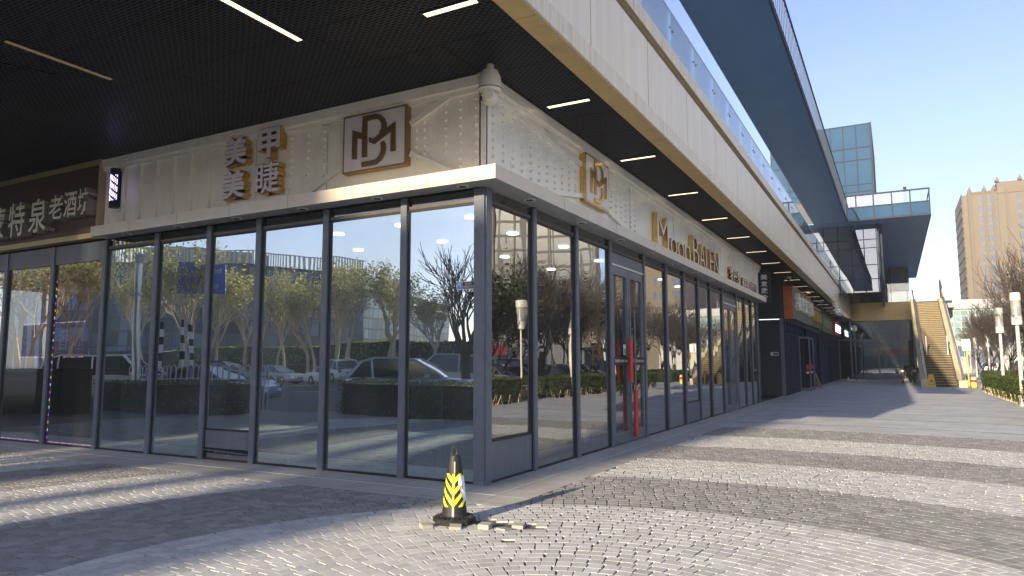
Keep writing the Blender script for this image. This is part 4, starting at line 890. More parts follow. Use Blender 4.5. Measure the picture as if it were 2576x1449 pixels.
# ------------------------------------------------------------------ the stairs (moving stairway) up to the gold deck
def stairs():
    t = thing('escalator', 'outdoor stairway with yellow edged steps between cream balustrades', 'escalator', (7.2, 43.4, 0))
    n, y0, ru, ri = 40, 43.9, .385, .16
    b = MB()
    for k in range(n):
        y, z = y0+k*ru, k*ri
        b.box(6.41, 7.98, y, y0+n*ru+.3, z-.02 if k else 0, z+ri)
    b.build('steps', m_steps, t)
    b = MB()
    for k in range(n): b.box(6.43, 7.96, y0+k*ru-.006, y0+k*ru+.03, k*ri+ri-.02, k*ri+ri+.006)
    b.build('step_edge', m_edge, t)
    ye, ze = y0+n*ru, n*ri
    def side(x0, x1, name):
        s = MB()
        # solid cream skirt following the flight
        s.prism([(42.9, 0), (44.2, 0), (ye+.6, ze-.6), (ye+1.2, ze-.6), (ye+1.2, ze+.35), (ye-.2, ze+.35), (43.9, .45), (42.9, .42)], (x0, 0, 0), Y, Z, x1-x0)
        o = s.build(name, m_esc, t)
        g = MB(); xm = (x0+x1)/2; g.prism([(43.5, .44), (ye, ze+.36), (ye, ze+1.05), (43.9, 1.08), (43.4, .95)], (xm-.008, 0, 0), Y, Z, .016); g.build('glass_side', m_glassB, t)
        h = MB(); h.tube([(xm, 43.1, .62), (xm, 43.0, .85), (xm, 43.2, 1.04), (xm, 43.9, 1.12), (xm, ye, ze+1.09), (xm, ye+1.2, ze+1.09)], .05, 8); h.build('handrail', m_alu, t)
    side(6.02, 6.40, 'balustrade_skirt'); side(8.0, 8.46, 'balustrade_skirt')
    b = MB(); b.prism([(ye-3.0, ze+.2), (ye+1.2, ze+.36), (ye+1.2, ze+2.0)], (8.2, 0, 0), Y, Z, .12); b.build('gable_panel', m_esc, t)
    b = MB(); b.prism([(43.4, -.0), (46.5, 0), (ye+1.0, ze-1.2), (ye+1.0, ze-.61), (44.2, .0)][::1], (6.1, 0, 0), Y, Z, 2.3); b.build('truss_cladding', m_conc, t)
    for x, y in ((6.6, 48.5), (7.85, 48.5)):
        z = (y-y0)/ru*ri+ri
        b = MB(); b.tube([(x, y, z-.05), (x, y, z+1.25)], .055, 10); b.build('barrier_post', m_alu, t)
    w = thing('wet_floor_sign', 'yellow folding caution board at the foot of the left stair balustrade', 'sign', (6.75, 43.05, 0))
    b = MB(); b.prism([(6.32, .0), (6.8, .0), (6.7, .76), (6.44, .76)], (0, 42.86, 0), X, Z, .02); b.prism([(6.32, .0), (6.8, .0), (6.7, .76), (6.44, .76)], (0, 42.98, 0), X, Z, .02); b.box(6.46, 6.66, 42.82, 42.98, .761, .78); b.build('board', m_yell, w)
    b = MB(); b.prism([(6.47, .32), (6.67, .32), (6.57, .52)], (0, 42.838, 0), X, Z, .002); b.build('warning_triangle', mat('orange_red', (.6, .12, .02), .5), w)
    text_mesh('lettering', '小心地滑', 1, .002, (6.41, 42.838, .14), X, Z, [m_black], w, fit=(.32, .09)); text_mesh('lettering', 'CAUTION', 1, .002, (6.44, 42.838, .6), X, Z, [m_black], w, fit=(.26, .06))
    p = thing('info_post', 'yellow pole with small grey notice board beside the stairway', 'sign', (8.75, 46, 0))
    b = MB(); b.tube([(8.75, 46, 0), (8.75, 46, 2.6)], .04, 8); b.build('pole', m_yell, p)
    b = MB(); b.box(8.5, 8.95, 45.94, 45.97, 2.3, 3.0); b.box(8.55, 8.9, 45.935, 45.939, 2.4, 2.9, 1); b.build('notice_board', [m_alu, m_acryl], p)
    c = thing('bollard', 'short yellow bollard with red and white band right of the stairway', 'bollard', (8.72, 42.4, 0))
    b = MB(); b.lathe([(.19, 0), (.19, .03)], (8.72, 42.4, 0), 18, 0); b.build('base', m_black, c)
    b = MB(); b.lathe([(.15, .03), (.15, .62), (.12, .66)], (8.72, 42.4, 0), 18); b.build('post', m_yell, c)
    b = MB(); b.lathe([(.154, .34), (.154, .50)], (8.72, 42.4, 0), 18); b.lathe([(.1545, .50), (.1545, .56)], (8.72, 42.4, 0), 18, 1); b.build('red_band', [m_redx, m_acryl], c)
m_esc = mat('cream_skirt_panel', (.58, .50, .33), .42, .05, amt=.1, dirt=(.33, .26, .12), dscale=2, damt=.5)
stairs()
def scooter():
    t = thing('scooter', 'black electric scooter parked facing out before the end glass wall', 'scooter', (5.1, 52.5, 0))
    x, y = 5.1, 52.5
    for yy in (y-.62, y+.62):
        b = MB(); b.lathe([(.14, -.05), (.22, -.05), (.25, -.02), (.25, .02), (.22, .05), (.14, .05)], (x, yy, .25), 20, 0, axis=(1, 0, 0)); w = b.build('wheel', m_tyre, t)
        b = MB(); b.lathe([(.135, -.03), (.135, .03)], (x, yy, .25), 16, 0, axis=(1, 0, 0)); b.build('rim', m_alu, w)
    b = MB(); b.prism([(.02, .3), (1.1, .3), (1.4, .62), (1.38, .78), (.72, .80), (.62, .42), (.22, .40), (.08, .98), (-.06, 1.0), (-.1, .5)], (x-.14, y-.45, 0), Y, Z, .28)
    b.lathe([(.06, -.03), (.2, 0), (.24, .12), (.15, .3), (.08, .34)], (x, y-.52, .5), 14); o = b.build('body', m_black, t); md = o.modifiers.new('edge', 'BEVEL'); md.width = .04; md.segments = 3
    b = MB(); b.prism([(.66, .80), (1.42, .80), (1.36, .92), (.72, .90)], (x-.15, y-.45, 0), Y, Z, .30); b.build('saddle', m_black, t)
    b = MB(); b.tube([(x-.36, y-.32, 1.08), (x-.1, y-.40, 1.04), (x+.1, y-.40, 1.04), (x+.36, y-.32, 1.08)], .025, 8); b.tube([(x, y-.62, .28), (x, y-.42, 1.05)], .035, 8)
    b.box(x-.46, x-.2, y-.52, y-.36, .70, 1.1); b.box(x+.2, x+.46, y-.52, y-.36, .70, 1.1); b.build('handlebar', m_black, t)
    b = MB(); b.prism([(-.13, .45), (.13, .45), (.16, .8), (.1, 1.02), (-.1, 1.02), (-.16, .8)], (x, y-.56, 0), X, Z, .05); b.box(x-.12, x+.12, y-.68, y-.60, .52, .56, 1); b.tube([(x-.15, y-.63, .5), (x-.19, y-.64, .75), (x-.12, y-.63, .98)], .014, 6, 1); b.tube([(x+.15, y-.63, .5), (x+.19, y-.64, .75), (x+.12, y-.63, .98)], .014, 6, 1); b.build('front_shield', [m_black, m_alu], t)
    b = MB(); b.lathe([(.09, 0), (.085, .03), (.05, .04)], (x, y-.68, .88), 16, axis=(0, -1, 0)); b.build('headlight', m_headlight, t)
    b = MB(); b.tube([(x-.22, y-.3, 1.1), (x-.28, y-.28, 1.26)], .01, 6); b.lathe([(.05, 0), (.05, .02)], (x-.28, y-.28, 1.28), 10, axis=(0, -1, 0)); b.tube([(x+.22, y-.3, 1.1), (x+.28, y-.28, 1.26)], .01, 6); b.lathe([(.05, 0), (.05, .02)], (x+.28, y-.28, 1.28), 10, axis=(0, -1, 0)); b.build('mirror', m_black, t)
    copy_tree(t, (5.75, 54.2, 0), rad(12), 'second black scooter half hidden behind the left stair balustrade')
    p = thing('leaning_board', 'brown board leaning against the far shopfront', 'board', (.5, 40, 0))
    b = MB(); b.bar((.62, 39.6, .0), (.26, 39.6, .85), .8, .05, up=(1, 0, .4)); b.bar((.55, 39.1, .0), (.24, 39.1, .6), .5, .04, up=(1, 0, .4)); b.build('panel', mat('brown_board', (.22, .12, .08), .7), p)
    p = thing('white_board', 'white sheet lying on the paving at the foot of the end glass wall', 'board', (1.4, 60, 0))
    b = MB(); b.box(.9, 2.4, 59.2, 60.4, .004, .07); b.box(1.0, 1.1, 59.4, 59.5, .071, .28); b.build('sheet', m_acryl, p)
scooter()

# ------------------------------------------------------------------ the traffic cone
def cone():
    cx, cy = .83, -1.95
    t = thing('traffic_cone', 'black traffic cone with yellow chevron wrap and torn white paper on the paving', 'cone', (cx, cy, 0))
    b = MB(); b.lathe([(.205, .0), (.215, .012), (.215, .045), (.20, .056), (.15, .066), (.125, .078)], (cx, cy, .004), 8, smooth=False, a0=rad(22.5))
    for k in range(24):
        a = k*math.pi*2/24; b.bar((cx+.15*math.cos(a), cy+.15*math.sin(a), .072), (cx+.195*math.cos(a), cy+.195*math.sin(a), .062), .012, .008)
    for k in range(8):     # raised key pattern on the rim
        a = k*math.pi/4; d = Vector((math.cos(a), math.sin(a), 0)); s_ = Vector((-math.sin(a), math.cos(a), 0)); ctr = Vector((cx, cy, .03))+d*.2005
        for j in (-.05, -.02, .01, .04): b.bar(ctr+s_*j-Z*.010, ctr+s_*j+Z*.012, .006, .006, up=d); b.bar(ctr+s_*j+Z*.012, ctr+s_*(j+.018)+Z*.012, .006, .006, up=d); b.bar(ctr+s_*(j+.018)+Z*.012, ctr+s_*(j+.018)-Z*.002, .006, .006, up=d)
    b.build('base', m_black, t)
    R0, R1, z0, z1 = .125, .062, .075, .60
    def rad_at(z): return R0+(R1-R0)*(z-z0)/(z1-z0)
    b = MB(); b.lathe([(R0, z0), (rad_at(.17), .17), (rad_at(.475), .475), (R1, z1), (.052, .645), (.03, .652)], (cx, cy, 0), 28); b.build('cone_body', m_black, t)
    b = MB()
    cv = Vector((CAMLOC.x-cx, CAMLOC.y-cy, 0)).normalized(); cs = Vector((-cv.y, cv.x, 0)); c0 = Vector((cx, cy, 0))
    for sg in (-1, 1):
        b.tube([c0+cs*sg*.040+Z*.56, c0+cs*sg*.037+Z*.62, c0+cs*sg*.030+Z*.66], [.020, .020, .012], 10)
    b.bar(c0+cv*.052+Z*.50, c0+cv*.035+Z*.655, .016, .02, up=cv)
    n = 16; b.tube([c0+cs*.024*math.cos(2*math.pi*k/n)+Z*(.680+.042*math.sin(2*math.pi*k/n)) for k in range(n+1)], .0125, 8); b.build('lifting_loop', m_black, t)
    b = MB(); aF = math.atan2(CAMLOC.y-cy, CAMLOC.x-cx)-.12
    def cp(a, z, e=.002): r = rad_at(z)+e; return (cx+r*math.cos(aF+a), cy+r*math.sin(aF+a), z)
    # yellow chevron wrap, facets coloured by the chevron rule
    na, nz = 96, 60; za, zb = .165, .475
    for i in range(na):
        for j in range(nz):
            a0, a1 = -math.pi+2*math.pi*i/na, -math.pi+2*math.pi*(i+1)/na; q0, q1 = za+(zb-za)*j/nz, za+(zb-za)*(j+1)/nz
            am, zm = (a0+a1)/2, (q0+q1)/2; aa = ((am+math.pi/2) % math.pi)-math.pi/2
            band = ((zm-.165)-abs(aa)*.10*rad_at(zm)/.09) % .104
            blk = band > .050 and abs(aa)*rad_at(zm) > .009
            b.face([cp(a0, q0), cp(a1, q0), cp(a1, q1), cp(a0, q1)], 1 if blk else 0, True)
    b.build('chevron_wrap', [m_yel, m_black], t)
    b = MB(); b.bar(cp(0, .075, .004), cp(0, .165, .004), .022, .004, up=Vector(cp(0, .1, 1))-Vector(cp(0, .1, 0)))
    b.bar(cp(0.1, .48, .004), cp(.1, .59, .004), .014, .004, up=Vector(cp(0, .1, 1))-Vector(cp(0, .1, 0))); b.build('seam_strip', mat('grey_strip', (.30, .29, .26), .5), t)
    b = MB()   # torn paper: ragged left edge, slightly lifted
    rows = [(.455, .75), (.43, .62), (.405, .52), (.375, .50), (.34, .58), (.31, .72), (.285, .80), (.26, .85), (.235, 1.0), (.21, 1.2)]
    for k in range(len(rows)-1):
        for i in range(6):
            def pt(z, al, f): a = al+(1.75-al)*f; return cp(a, z, .006+.004*math.sin(9*a+z*30))
            b.face([pt(rows[k+1][0], rows[k+1][1], i/6), pt(rows[k+1][0], rows[k+1][1], (i+1)/6), pt(rows[k][0], rows[k][1], (i+1)/6), pt(rows[k][0], rows[k][1], i/6)], 0, True)
    # handwriting strokes on it
    def ink(p): b.tube([cp(a, z, .0115) for a, z in p], .0016, 5, 1)
    ink([(.72, .365), (.74, .33)]); ink([(.70, .35), (.78, .352)]); ink([(.84, .372), (.85, .33), (.98, .328), (.98, .34)]); ink([(.80, .352), (.97, .36)]); ink([(.90, .38), (.91, .338)])
    b.build('torn_paper', [mat('white_paper', (.78, .78, .80), .7), m_black], t)
cone()

# ------------------------------------------------------------------ planting
def leaf_quads(P, Nrm, size, rs, jit=.6):
    n = len(P); d = np.asarray(Nrm)+rs.normal(0, jit, (n, 3)); d /= np.linalg.norm(d, axis=1)[:, None]
    a = np.cross(d, rs.normal(0, 1, (n, 3))); a /= np.linalg.norm(a, axis=1)[:, None]; c = np.cross(d, a)
    s = size*rs.uniform(.6, 1.4, (n, 1)); w = .62
    q = np.stack([P-a*s*.5, P+c*s*w*.5-a*s*.05, P+a*s*.5, P-c*s*w*.5-a*s*.05], 1).reshape(-1, 3)
    return q, np.arange(4*n).reshape(-1, 4)
def hedge(label, x0, x1, y0, y1, h, dens=520, ls=.05, seed=1, group=None, round_=.5, stems=True, lm=None):
    rs = np.random.RandomState(seed); c = ((x0+x1)/2, (y0+y1)/2, 0)
    t = thing('clipped_hedge', label, 'hedge', c, group)
    nx, ny = max(4, int((x1-x0)/.45)), max(4, int((y1-y0)/.45)); b = MB(); z0 = .16 if stems else 0
    # rounded-rectangle core
    r = min(round_, (x1-x0)/2-.05, (y1-y0)/2-.05); pts = []
    for (qx, qy, a0) in ((x1-r, y1-r, 0), (x0+r, y1-r, 90), (x0+r, y0+r, 180), (x1-r, y0+r, 270)):
        for k in range(6): a = rad(a0+18*k); pts.append((qx+r*math.cos(a), qy+r*math.sin(a)))
    ins = [(c[0]+(px-c[0])*.97, c[1]+(py-c[1])*.97) for px, py in pts]
    b.prism(ins, (0, 0, z0), X, Y, h-z0-.05); b.build('hedge_core', m_hedge, t)
    # leaves over the sides and the top
    P, Nn = [], []
    per = [((pts[i][0], pts[i][1]), (pts[(i+1) % len(pts)][0], pts[(i+1) % len(pts)][1])) for i in range(len(pts))]
    for (p, q) in per:
        L = math.hypot(q[0]-p[0], q[1]-p[1]); n = int(L*(h-z0)*dens)
        if n == 0: continue
        f = rs.rand(n); z = z0-.04+(h-z0+.04)*rs.rand(n); nx_, ny_ = (q[1]-p[1])/max(L, 1e-5), -(q[0]-p[0])/max(L, 1e-5)
        o = rs.uniform(-.07, .05, n)+.03*np.sin(z*9+f*L*5)
        P.append(np.stack([p[0]+(q[0]-p[0])*f+nx_*o, p[1]+(q[1]-p[1])*f+ny_*o, z], 1)); Nn.append(np.tile([nx_, ny_, .5], (n, 1)))
    n = int((x1-x0)*(y1-y0)*dens*.6); xx, yy = x0+(x1-x0)*rs.rand(n), y0+(y1-y0)*rs.rand(n)
    P.append(np.stack([xx, yy, h+rs.uniform(-.08, .05, n)+.03*np.sin(xx*6)*np.sin(yy*5)], 1)); Nn.append(np.tile([0, 0, 1.], (n, 1)))
    v, f = leaf_quads(np.concatenate(P), np.concatenate(Nn), ls, rs, .55)
    raw_mesh('leaves', v, f, lm or m_leaf, parent=t)
    if stems:
        b = MB()
        for (p, q) in per:
            L = math.hypot(q[0]-p[0], q[1]-p[1])
            for k in range(int(L/.13)):
                f = rs.rand(); px, py = p[0]+(q[0]-p[0])*f, p[1]+(q[1]-p[1])*f; px, py = c[0]+(px-c[0])*.985, c[1]+(py-c[1])*.985
                b.tube([(px, py, -.02), (px+rs.normal(0, .05), py+rs.normal(0, .05), .34)], .011, 4, caps=False)
        if b.v: tag(b.build('stems', m_bark, t), kind='stuff')
    return t
def tree_mesh(seed, H, fork, spread, levels, kids_, trunk_r, lean=0, multi=1, up=.35, lens=.72, leafn=0, leafsize=.08, ltop=0.0, rmin=.004):
    """tapered trunk and limbs; returns (MB, leaf points)"""
    r_ = random.Random(seed); b = MB(); LP = []
    def grow(p, d, ln, rd, lv):
        n = 3 if lv < levels else 2; pts, rs_ = [p], [rd]; q, dd = p.copy(), d.copy()
        for k in range(n):
            dd = (dd+Vector((r_.gauss(0, .12), r_.gauss(0, .12), r_.gauss(0, .06)+up*.12))).normalized(); q = q+dd*ln/n; pts.append(q.copy()); rs_.append(rd*(1-.45*(k+1)/n))
        b.tube(pts, rs_, 6 if lv == 0 else (5 if lv < 2 else 3), caps=False)
        if lv >= levels-1:
            for pp in pts[1:]: LP.append(pp)
        if lv >= levels: return
        for k in range(kids_[lv]):
            f = r_.uniform(.35, 1.0) if lv > 0 else r_.uniform(.8, 1.0)
            i = min(int(f*n), n-1); base = pts[i].lerp(pts[i+1], f*n-i if f < 1 else 1); az = r_.uniform(0, 6.283)
            side = Vector((math.cos(az), math.sin(az), 0)); side = (side-dd*side.dot(dd)).normalized()
            nd = (dd*(1-spread)+side*spread*r_.uniform(.7, 1.3)+Vector((0, 0, up*.5))).normalized()
            grow(base, nd, ln*lens*r_.uniform(.75, 1.15), max(rs_[i]*.62, rmin), lv+1)
    for m_ in range(multi):
        a = m_*6.283/multi+r_.random(); d = Vector((math.cos(a)*lean, math.sin(a)*lean, 1)).normalized() if multi > 1 else Vector((lean, 0, 1)).normalized()
        grow(Vector((math.cos(a)*.08*(multi > 1), math.sin(a)*.08*(multi > 1), -.05)), d, H*fork, trunk_r, 0)
    return b, LP
def tree(name, label, loc, group, seed=1, bark=None, leaf=None, leafn=0, leafsize=.08, ltop=0, lit=.0, **kw):
    t = thing(name, label, 'tree', (0, 0, 0), group); b, LP = tree_mesh(seed, **kw)
    k = kw['H']/max(v[2] for v in b.v); b.v = [(v[0]*k, v[1]*k, v[2]*k) for v in b.v]; LP = [p*k for p in LP]
    b.build('trunk', bark or m_twig, t)
    if leafn and LP:
        rs = np.random.RandomState(seed); L = np.array([tuple(p) for p in LP]); zt = L[:, 2].max()
        w = np.clip((L[:, 2]/zt-ltop)/(1-ltop+1e-6), .02, 1); w /= w.sum()
        P = L[rs.choice(len(L), leafn, p=w)]+rs.normal(0, .12, (leafn, 3)); v, f = leaf_quads(P, rs.normal(0, 1, (leafn, 3)), leafsize, rs, 1)
        raw_mesh('leaves', v, f, leaf or m_leaf, parent=t)
    t.location = loc
    return t
def planting():
    H1 = 'clipped hedges round the square'
    hedge('long clipped hedge with bare brown stems beside the walkway at the right edge', 8.55, 10.3, 20.2, 36.6, .9, 900, .055, 5, H1, .9)
    hedge('clipped hedge block mirrored in the first side panes', 8.0, 9.8, 12.2, 16.8, .95, 420, .06, 6, H1)
    hedge('low dark hedge behind the lamp posts under the bare trees', 10.6, 20, 46, 58, .85, 90, .1, 7, H1, stems=False)
    hedge('clipped hedge in front of the pale blue car, mirrored in the front glass', -10.4, -2.6, -10.0, -8.4, .95, 300, .065, 8, H1, stems=False)
    hedge('clipped hedge below the white railing, mirrored in the left front panes', -19.5, -13.0, -8.1, -6.5, .95, 260, .07, 9, H1, stems=False)
    hedge('tall loose green shrub bank across the road', -66, -14, -46, -42.5, 3.3, 22, .3, 10, H1, stems=False, lm=m_leafbank)
    hedge('low tawny shrub strip at the foot of the green bank', -66, -14, -42.3, -41, 1.5, 40, .22, 11, H1, stems=False, lm=m_leafb)
    G = 'bare trees behind the right hedge'
    kw = dict(H=7.6, fork=.22, spread=.40, levels=5, kids_=[4, 4, 3, 3, 3], trunk_r=.065, lean=.34, multi=4, up=.5, lens=.80, rmin=.009)
    a = tree('bare_tree', 'bare grey many stemmed tree at the right edge nearest the hedge', (12.3, 37, 0), G, 11, m_twig, m_leafb, 60, .09, **kw)
    b2 = tree('bare_tree', 'bare dark tree with a few dry leaves behind the left lamp post', (11.9, 53, 0), G, 12, m_barkd, m_leafb, 260, .1, **kw)
    P = [(13.2, 43, 1.0, 'bare spreading tree directly behind the nearer lamp post'), (12.7, 60, .95, 'bare tree between the two lamp posts, farther off'), (12.6, 70, .95, 'bare tree beside the low glass hall'), (14.9, 50, 1.05, 'bare tree in the second row behind the nearer lamp post'), (15.5, 63, 1.1, 'bare tree in front of the foot of the beige tower'), (13.4, 84, 1.0, 'distant bare tree near the stairway'), (16.9, 76, 1.0, 'distant bare tree under the beige tower'), (13.8, 98, 1.0, 'farthest bare tree right of the stairway')]
    for i, (x, y, s, lab) in enumerate(P): copy_tree(a if i % 2 else b2, (x, y, 0), i*1.3+.4, lab, scale=s)
    P = [(11.4, 30, 1.0, 'bare tree mirrored in the panes beside the salon door'), (11.2, 24.5, 1.05, 'bare tree mirrored right of the salon door'), (13, 27, 1.0, 'bare tree mirrored behind the parked cars'), (14.2, 34, 1.1, 'bare tree mirrored in the far side panes')]
    for i, (x, y, s, lab) in enumerate(P): copy_tree(b2 if i % 2 else a, (x, y, 0), i*1.9, lab, scale=s)
    G = 'leafy trees mirrored in the side glass'
    kw = dict(H=6.3, fork=.2, spread=.30, levels=4, kids_=[4, 4, 3, 3], trunk_r=.04, lean=.25, multi=4, up=.6, lens=.82)
    a = tree('leafy_tree', 'upright leafy tree mirrored in the first side pane', (10.4, 15.2, 0), G, 21, m_barkd, m_leafd, 5200, .15, .22, **kw)
    for i, (x, y, s, lab) in enumerate([(10.9, 18.2, 1., 'upright leafy tree mirrored in the second side pane'), (10.9, 13.2, 1.1, 'dense leafy tree mirrored beside the corner post'), (12.2, 21.0, .86, 'thin leafy tree mirrored beside the salon door')]): copy_tree(a, (x, y, 0), 1+i*2.1, lab, scale=s)
    # mirrored in the front glass
    G = 'street trees mirrored in the front glass'
    kw = dict(H=9.2, fork=.28, spread=.36, levels=5, kids_=[4, 4, 3, 3, 3], trunk_r=.15, lean=.05, multi=1, up=.5, lens=.76)
    a = tree('street_tree', 'pale forked street tree beside the white car', (-31.9, -33, 0), G, 31, m_bark, m_leafy, 1500, .18, .3, **kw)
    b2 = tree('street_tree', 'pale yellow leaved street tree behind the silver car', (-35, -32.5, 0), G, 32, m_bark, m_leafy, 1500, .18, .25, **kw)
    P = [(-40.5, -35, 1.05, 'street tree with few leaves left of the silver car'), (-29.1, -17.2, .95, 'near street tree in front of the road sign'), (-28.3, -10.7, .85, 'bushy yellow street tree above the white van'), (-32.1, -37.5, 1.05, 'street tree before the blue glass block'), (-27.5, -38.8, .9, 'slim street tree above the shrub bank'), (-24.9, -35, .8, 'small street tree above the grey minivan'), (-33.1, -23, 1., 'street tree behind the road sign'), (-46, -36, 1.1, 'street tree before the dark curved building'), (-37.8, -20.5, 1., 'street tree between the poles'), (-52, -34, 1.1, 'street tree left of the curved building'), (-20, -37.5, .8, 'small street tree at the end of the shrub bank'), (-39, -39.5, 1.15, 'tall street tree in the back row'), (-33, -11.8, .95, 'yellow street tree beside the left tower'), (-36.2, -36.5, 1.08, 'street tree in the back row behind the white utility car'), (-43, -39.5, 1.15, 'street tree in the back row left of the silver car'), (-34, -41, 1.1, 'street tree in the back row at the corner of the curved office'), (-48, -41, 1.15, 'street tree in the back row below the roof fins'), (-42.5, -29, 1.0, 'street tree in the middle row behind the road sign mast'), (-47, -27, 1.05, 'street tree in the middle row left of the sign'), (-38, -14, .9, 'street tree behind the banded posts'), (-55, -40, 1.2, 'tallest street tree in the back row')]
    for i, (x, y, s, lab) in enumerate(P): copy_tree(a if i % 2 else b2, (x, y, 0), i*1.7+.3, lab, scale=s)
    kw = dict(H=6.6, fork=.16, spread=.42, levels=5, kids_=[4, 3, 3, 3, 3], trunk_r=.15, lean=.1, multi=1, up=.42, lens=.84, rmin=.009)
    tree('crooked_tree', 'dark crooked bare tree standing in the hedge, mirrored in the corner pane', (-9.0, -14.0, 0), None, 44, m_barkd, **kw)
m_leafbank = leafmat('shrub_leaf', (.19, .24, .07))
planting()

# ------------------------------------------------------------------ street furniture
def lamp_post(loc, label, h=4.0):
    t = thing('street_lamp', label, 'street lamp', (0, 0, 0), 'white cylinder lamps along the hedges')
    b = MB(); b.tube([(0, 0, 0), (0, 0, h-1.15)], [.068, .06], 14); b.lathe([(.11, 0), (.13, .05)], (0, 0, 0), 14); b.build('post', m_lpost, t)
    b = MB(); b.lathe([(.10, 0), (.165, .03), (.165, .32)], (0, 0, h-1.17), 20); b.build('lamp_base', m_lpost, t)
    b = MB(); b.lathe([(.168, 0), (.168, .26), (.14, .29)], (0, 0, h-.29), 20); b.build('lamp_cap', m_lpost, t)
    b = MB(); b.lathe([(.155, 0), (.155, .55)], (0, 0, h-.845), 20); b.build('lamp_glass', m_glassLamp, t)
    b = MB(); b.lathe([(.09, 0), (.02, .38), (.02, .5)], (0, 0, h-.82), 12); b.build('reflector', m_alu, t)
    t.location = loc; return t
m_lpost = mat('pale_grey_post_paint', (.52, .50, .45), .45, amt=.06)
m_glassLamp = glass('lamp_glass_tube', tint=(.75, .78, .78), base=.1, dust=.5, dustcol=(.7, .7, .68))
L0 = lamp_post((8.55, 22.6, 0), 'white cylinder street lamp rising from the clipped hedge, nearer and taller of the pair')
for loc, lab in (((8.95, 31.0, 0), 'white cylinder street lamp with small camera, farther of the pair at the hedge'), ((8.3, 16.9, 0), 'white cylinder street lamp mirrored beside the second side mullion'), ((11.9, 66.7, 0), 'distant lamp left of the pair, before the bare trees'), ((12.4, 58.9, 0), 'distant lamp between the pair of near lamps'), ((12.55, 53.2, 0), 'distant lamp right of the nearer lamp'), ((11.9, 78.1, 0), 'distant lamp right of the stairway board'), ((12.6, 93.3, 0), 'far lamp just right of the stairway'), ((12.9, 105, 0), 'farthest lamp beside the stairway')):
    copy_tree(L0, loc, 0, lab)
def planter(loc, rz, label):
    t = thing('planter_box', label, 'planter', (0, 0, 0), 'dark planters with amber fronts')
    b = MB(); b.box(-.42, .42, -.2, .2, .06, .5); b.box(-.46, .46, -.24, .24, .5, .56); b.box(-.36, .36, -.15, .15, 0, .06); b.build('planter_body', m_frame, t)
    b = MB(); b.box(-.36, .36, -.212, -.202, .12, .46)
    for k in range(14): b.box(-.35+k*.05, -.32+k*.05, -.216, -.2125, .13, .45)
    b.build('amber_panel', mat('amber_panel', (.62, .33, .04), .5) if 'amber_panel' not in bpy.data.materials else bpy.data.materials['amber_panel'], t)
    t.location = loc; t.rotation_euler = (0, 0, rz); return t
P0 = planter((8.95, 18.6, 0), rad(-60), 'dark planter with amber panel mirrored left of the salon door')
copy_tree(P0, (8.75, 17.3, 0), rad(-75), 'dark planter with amber panel mirrored beside the hedge end')
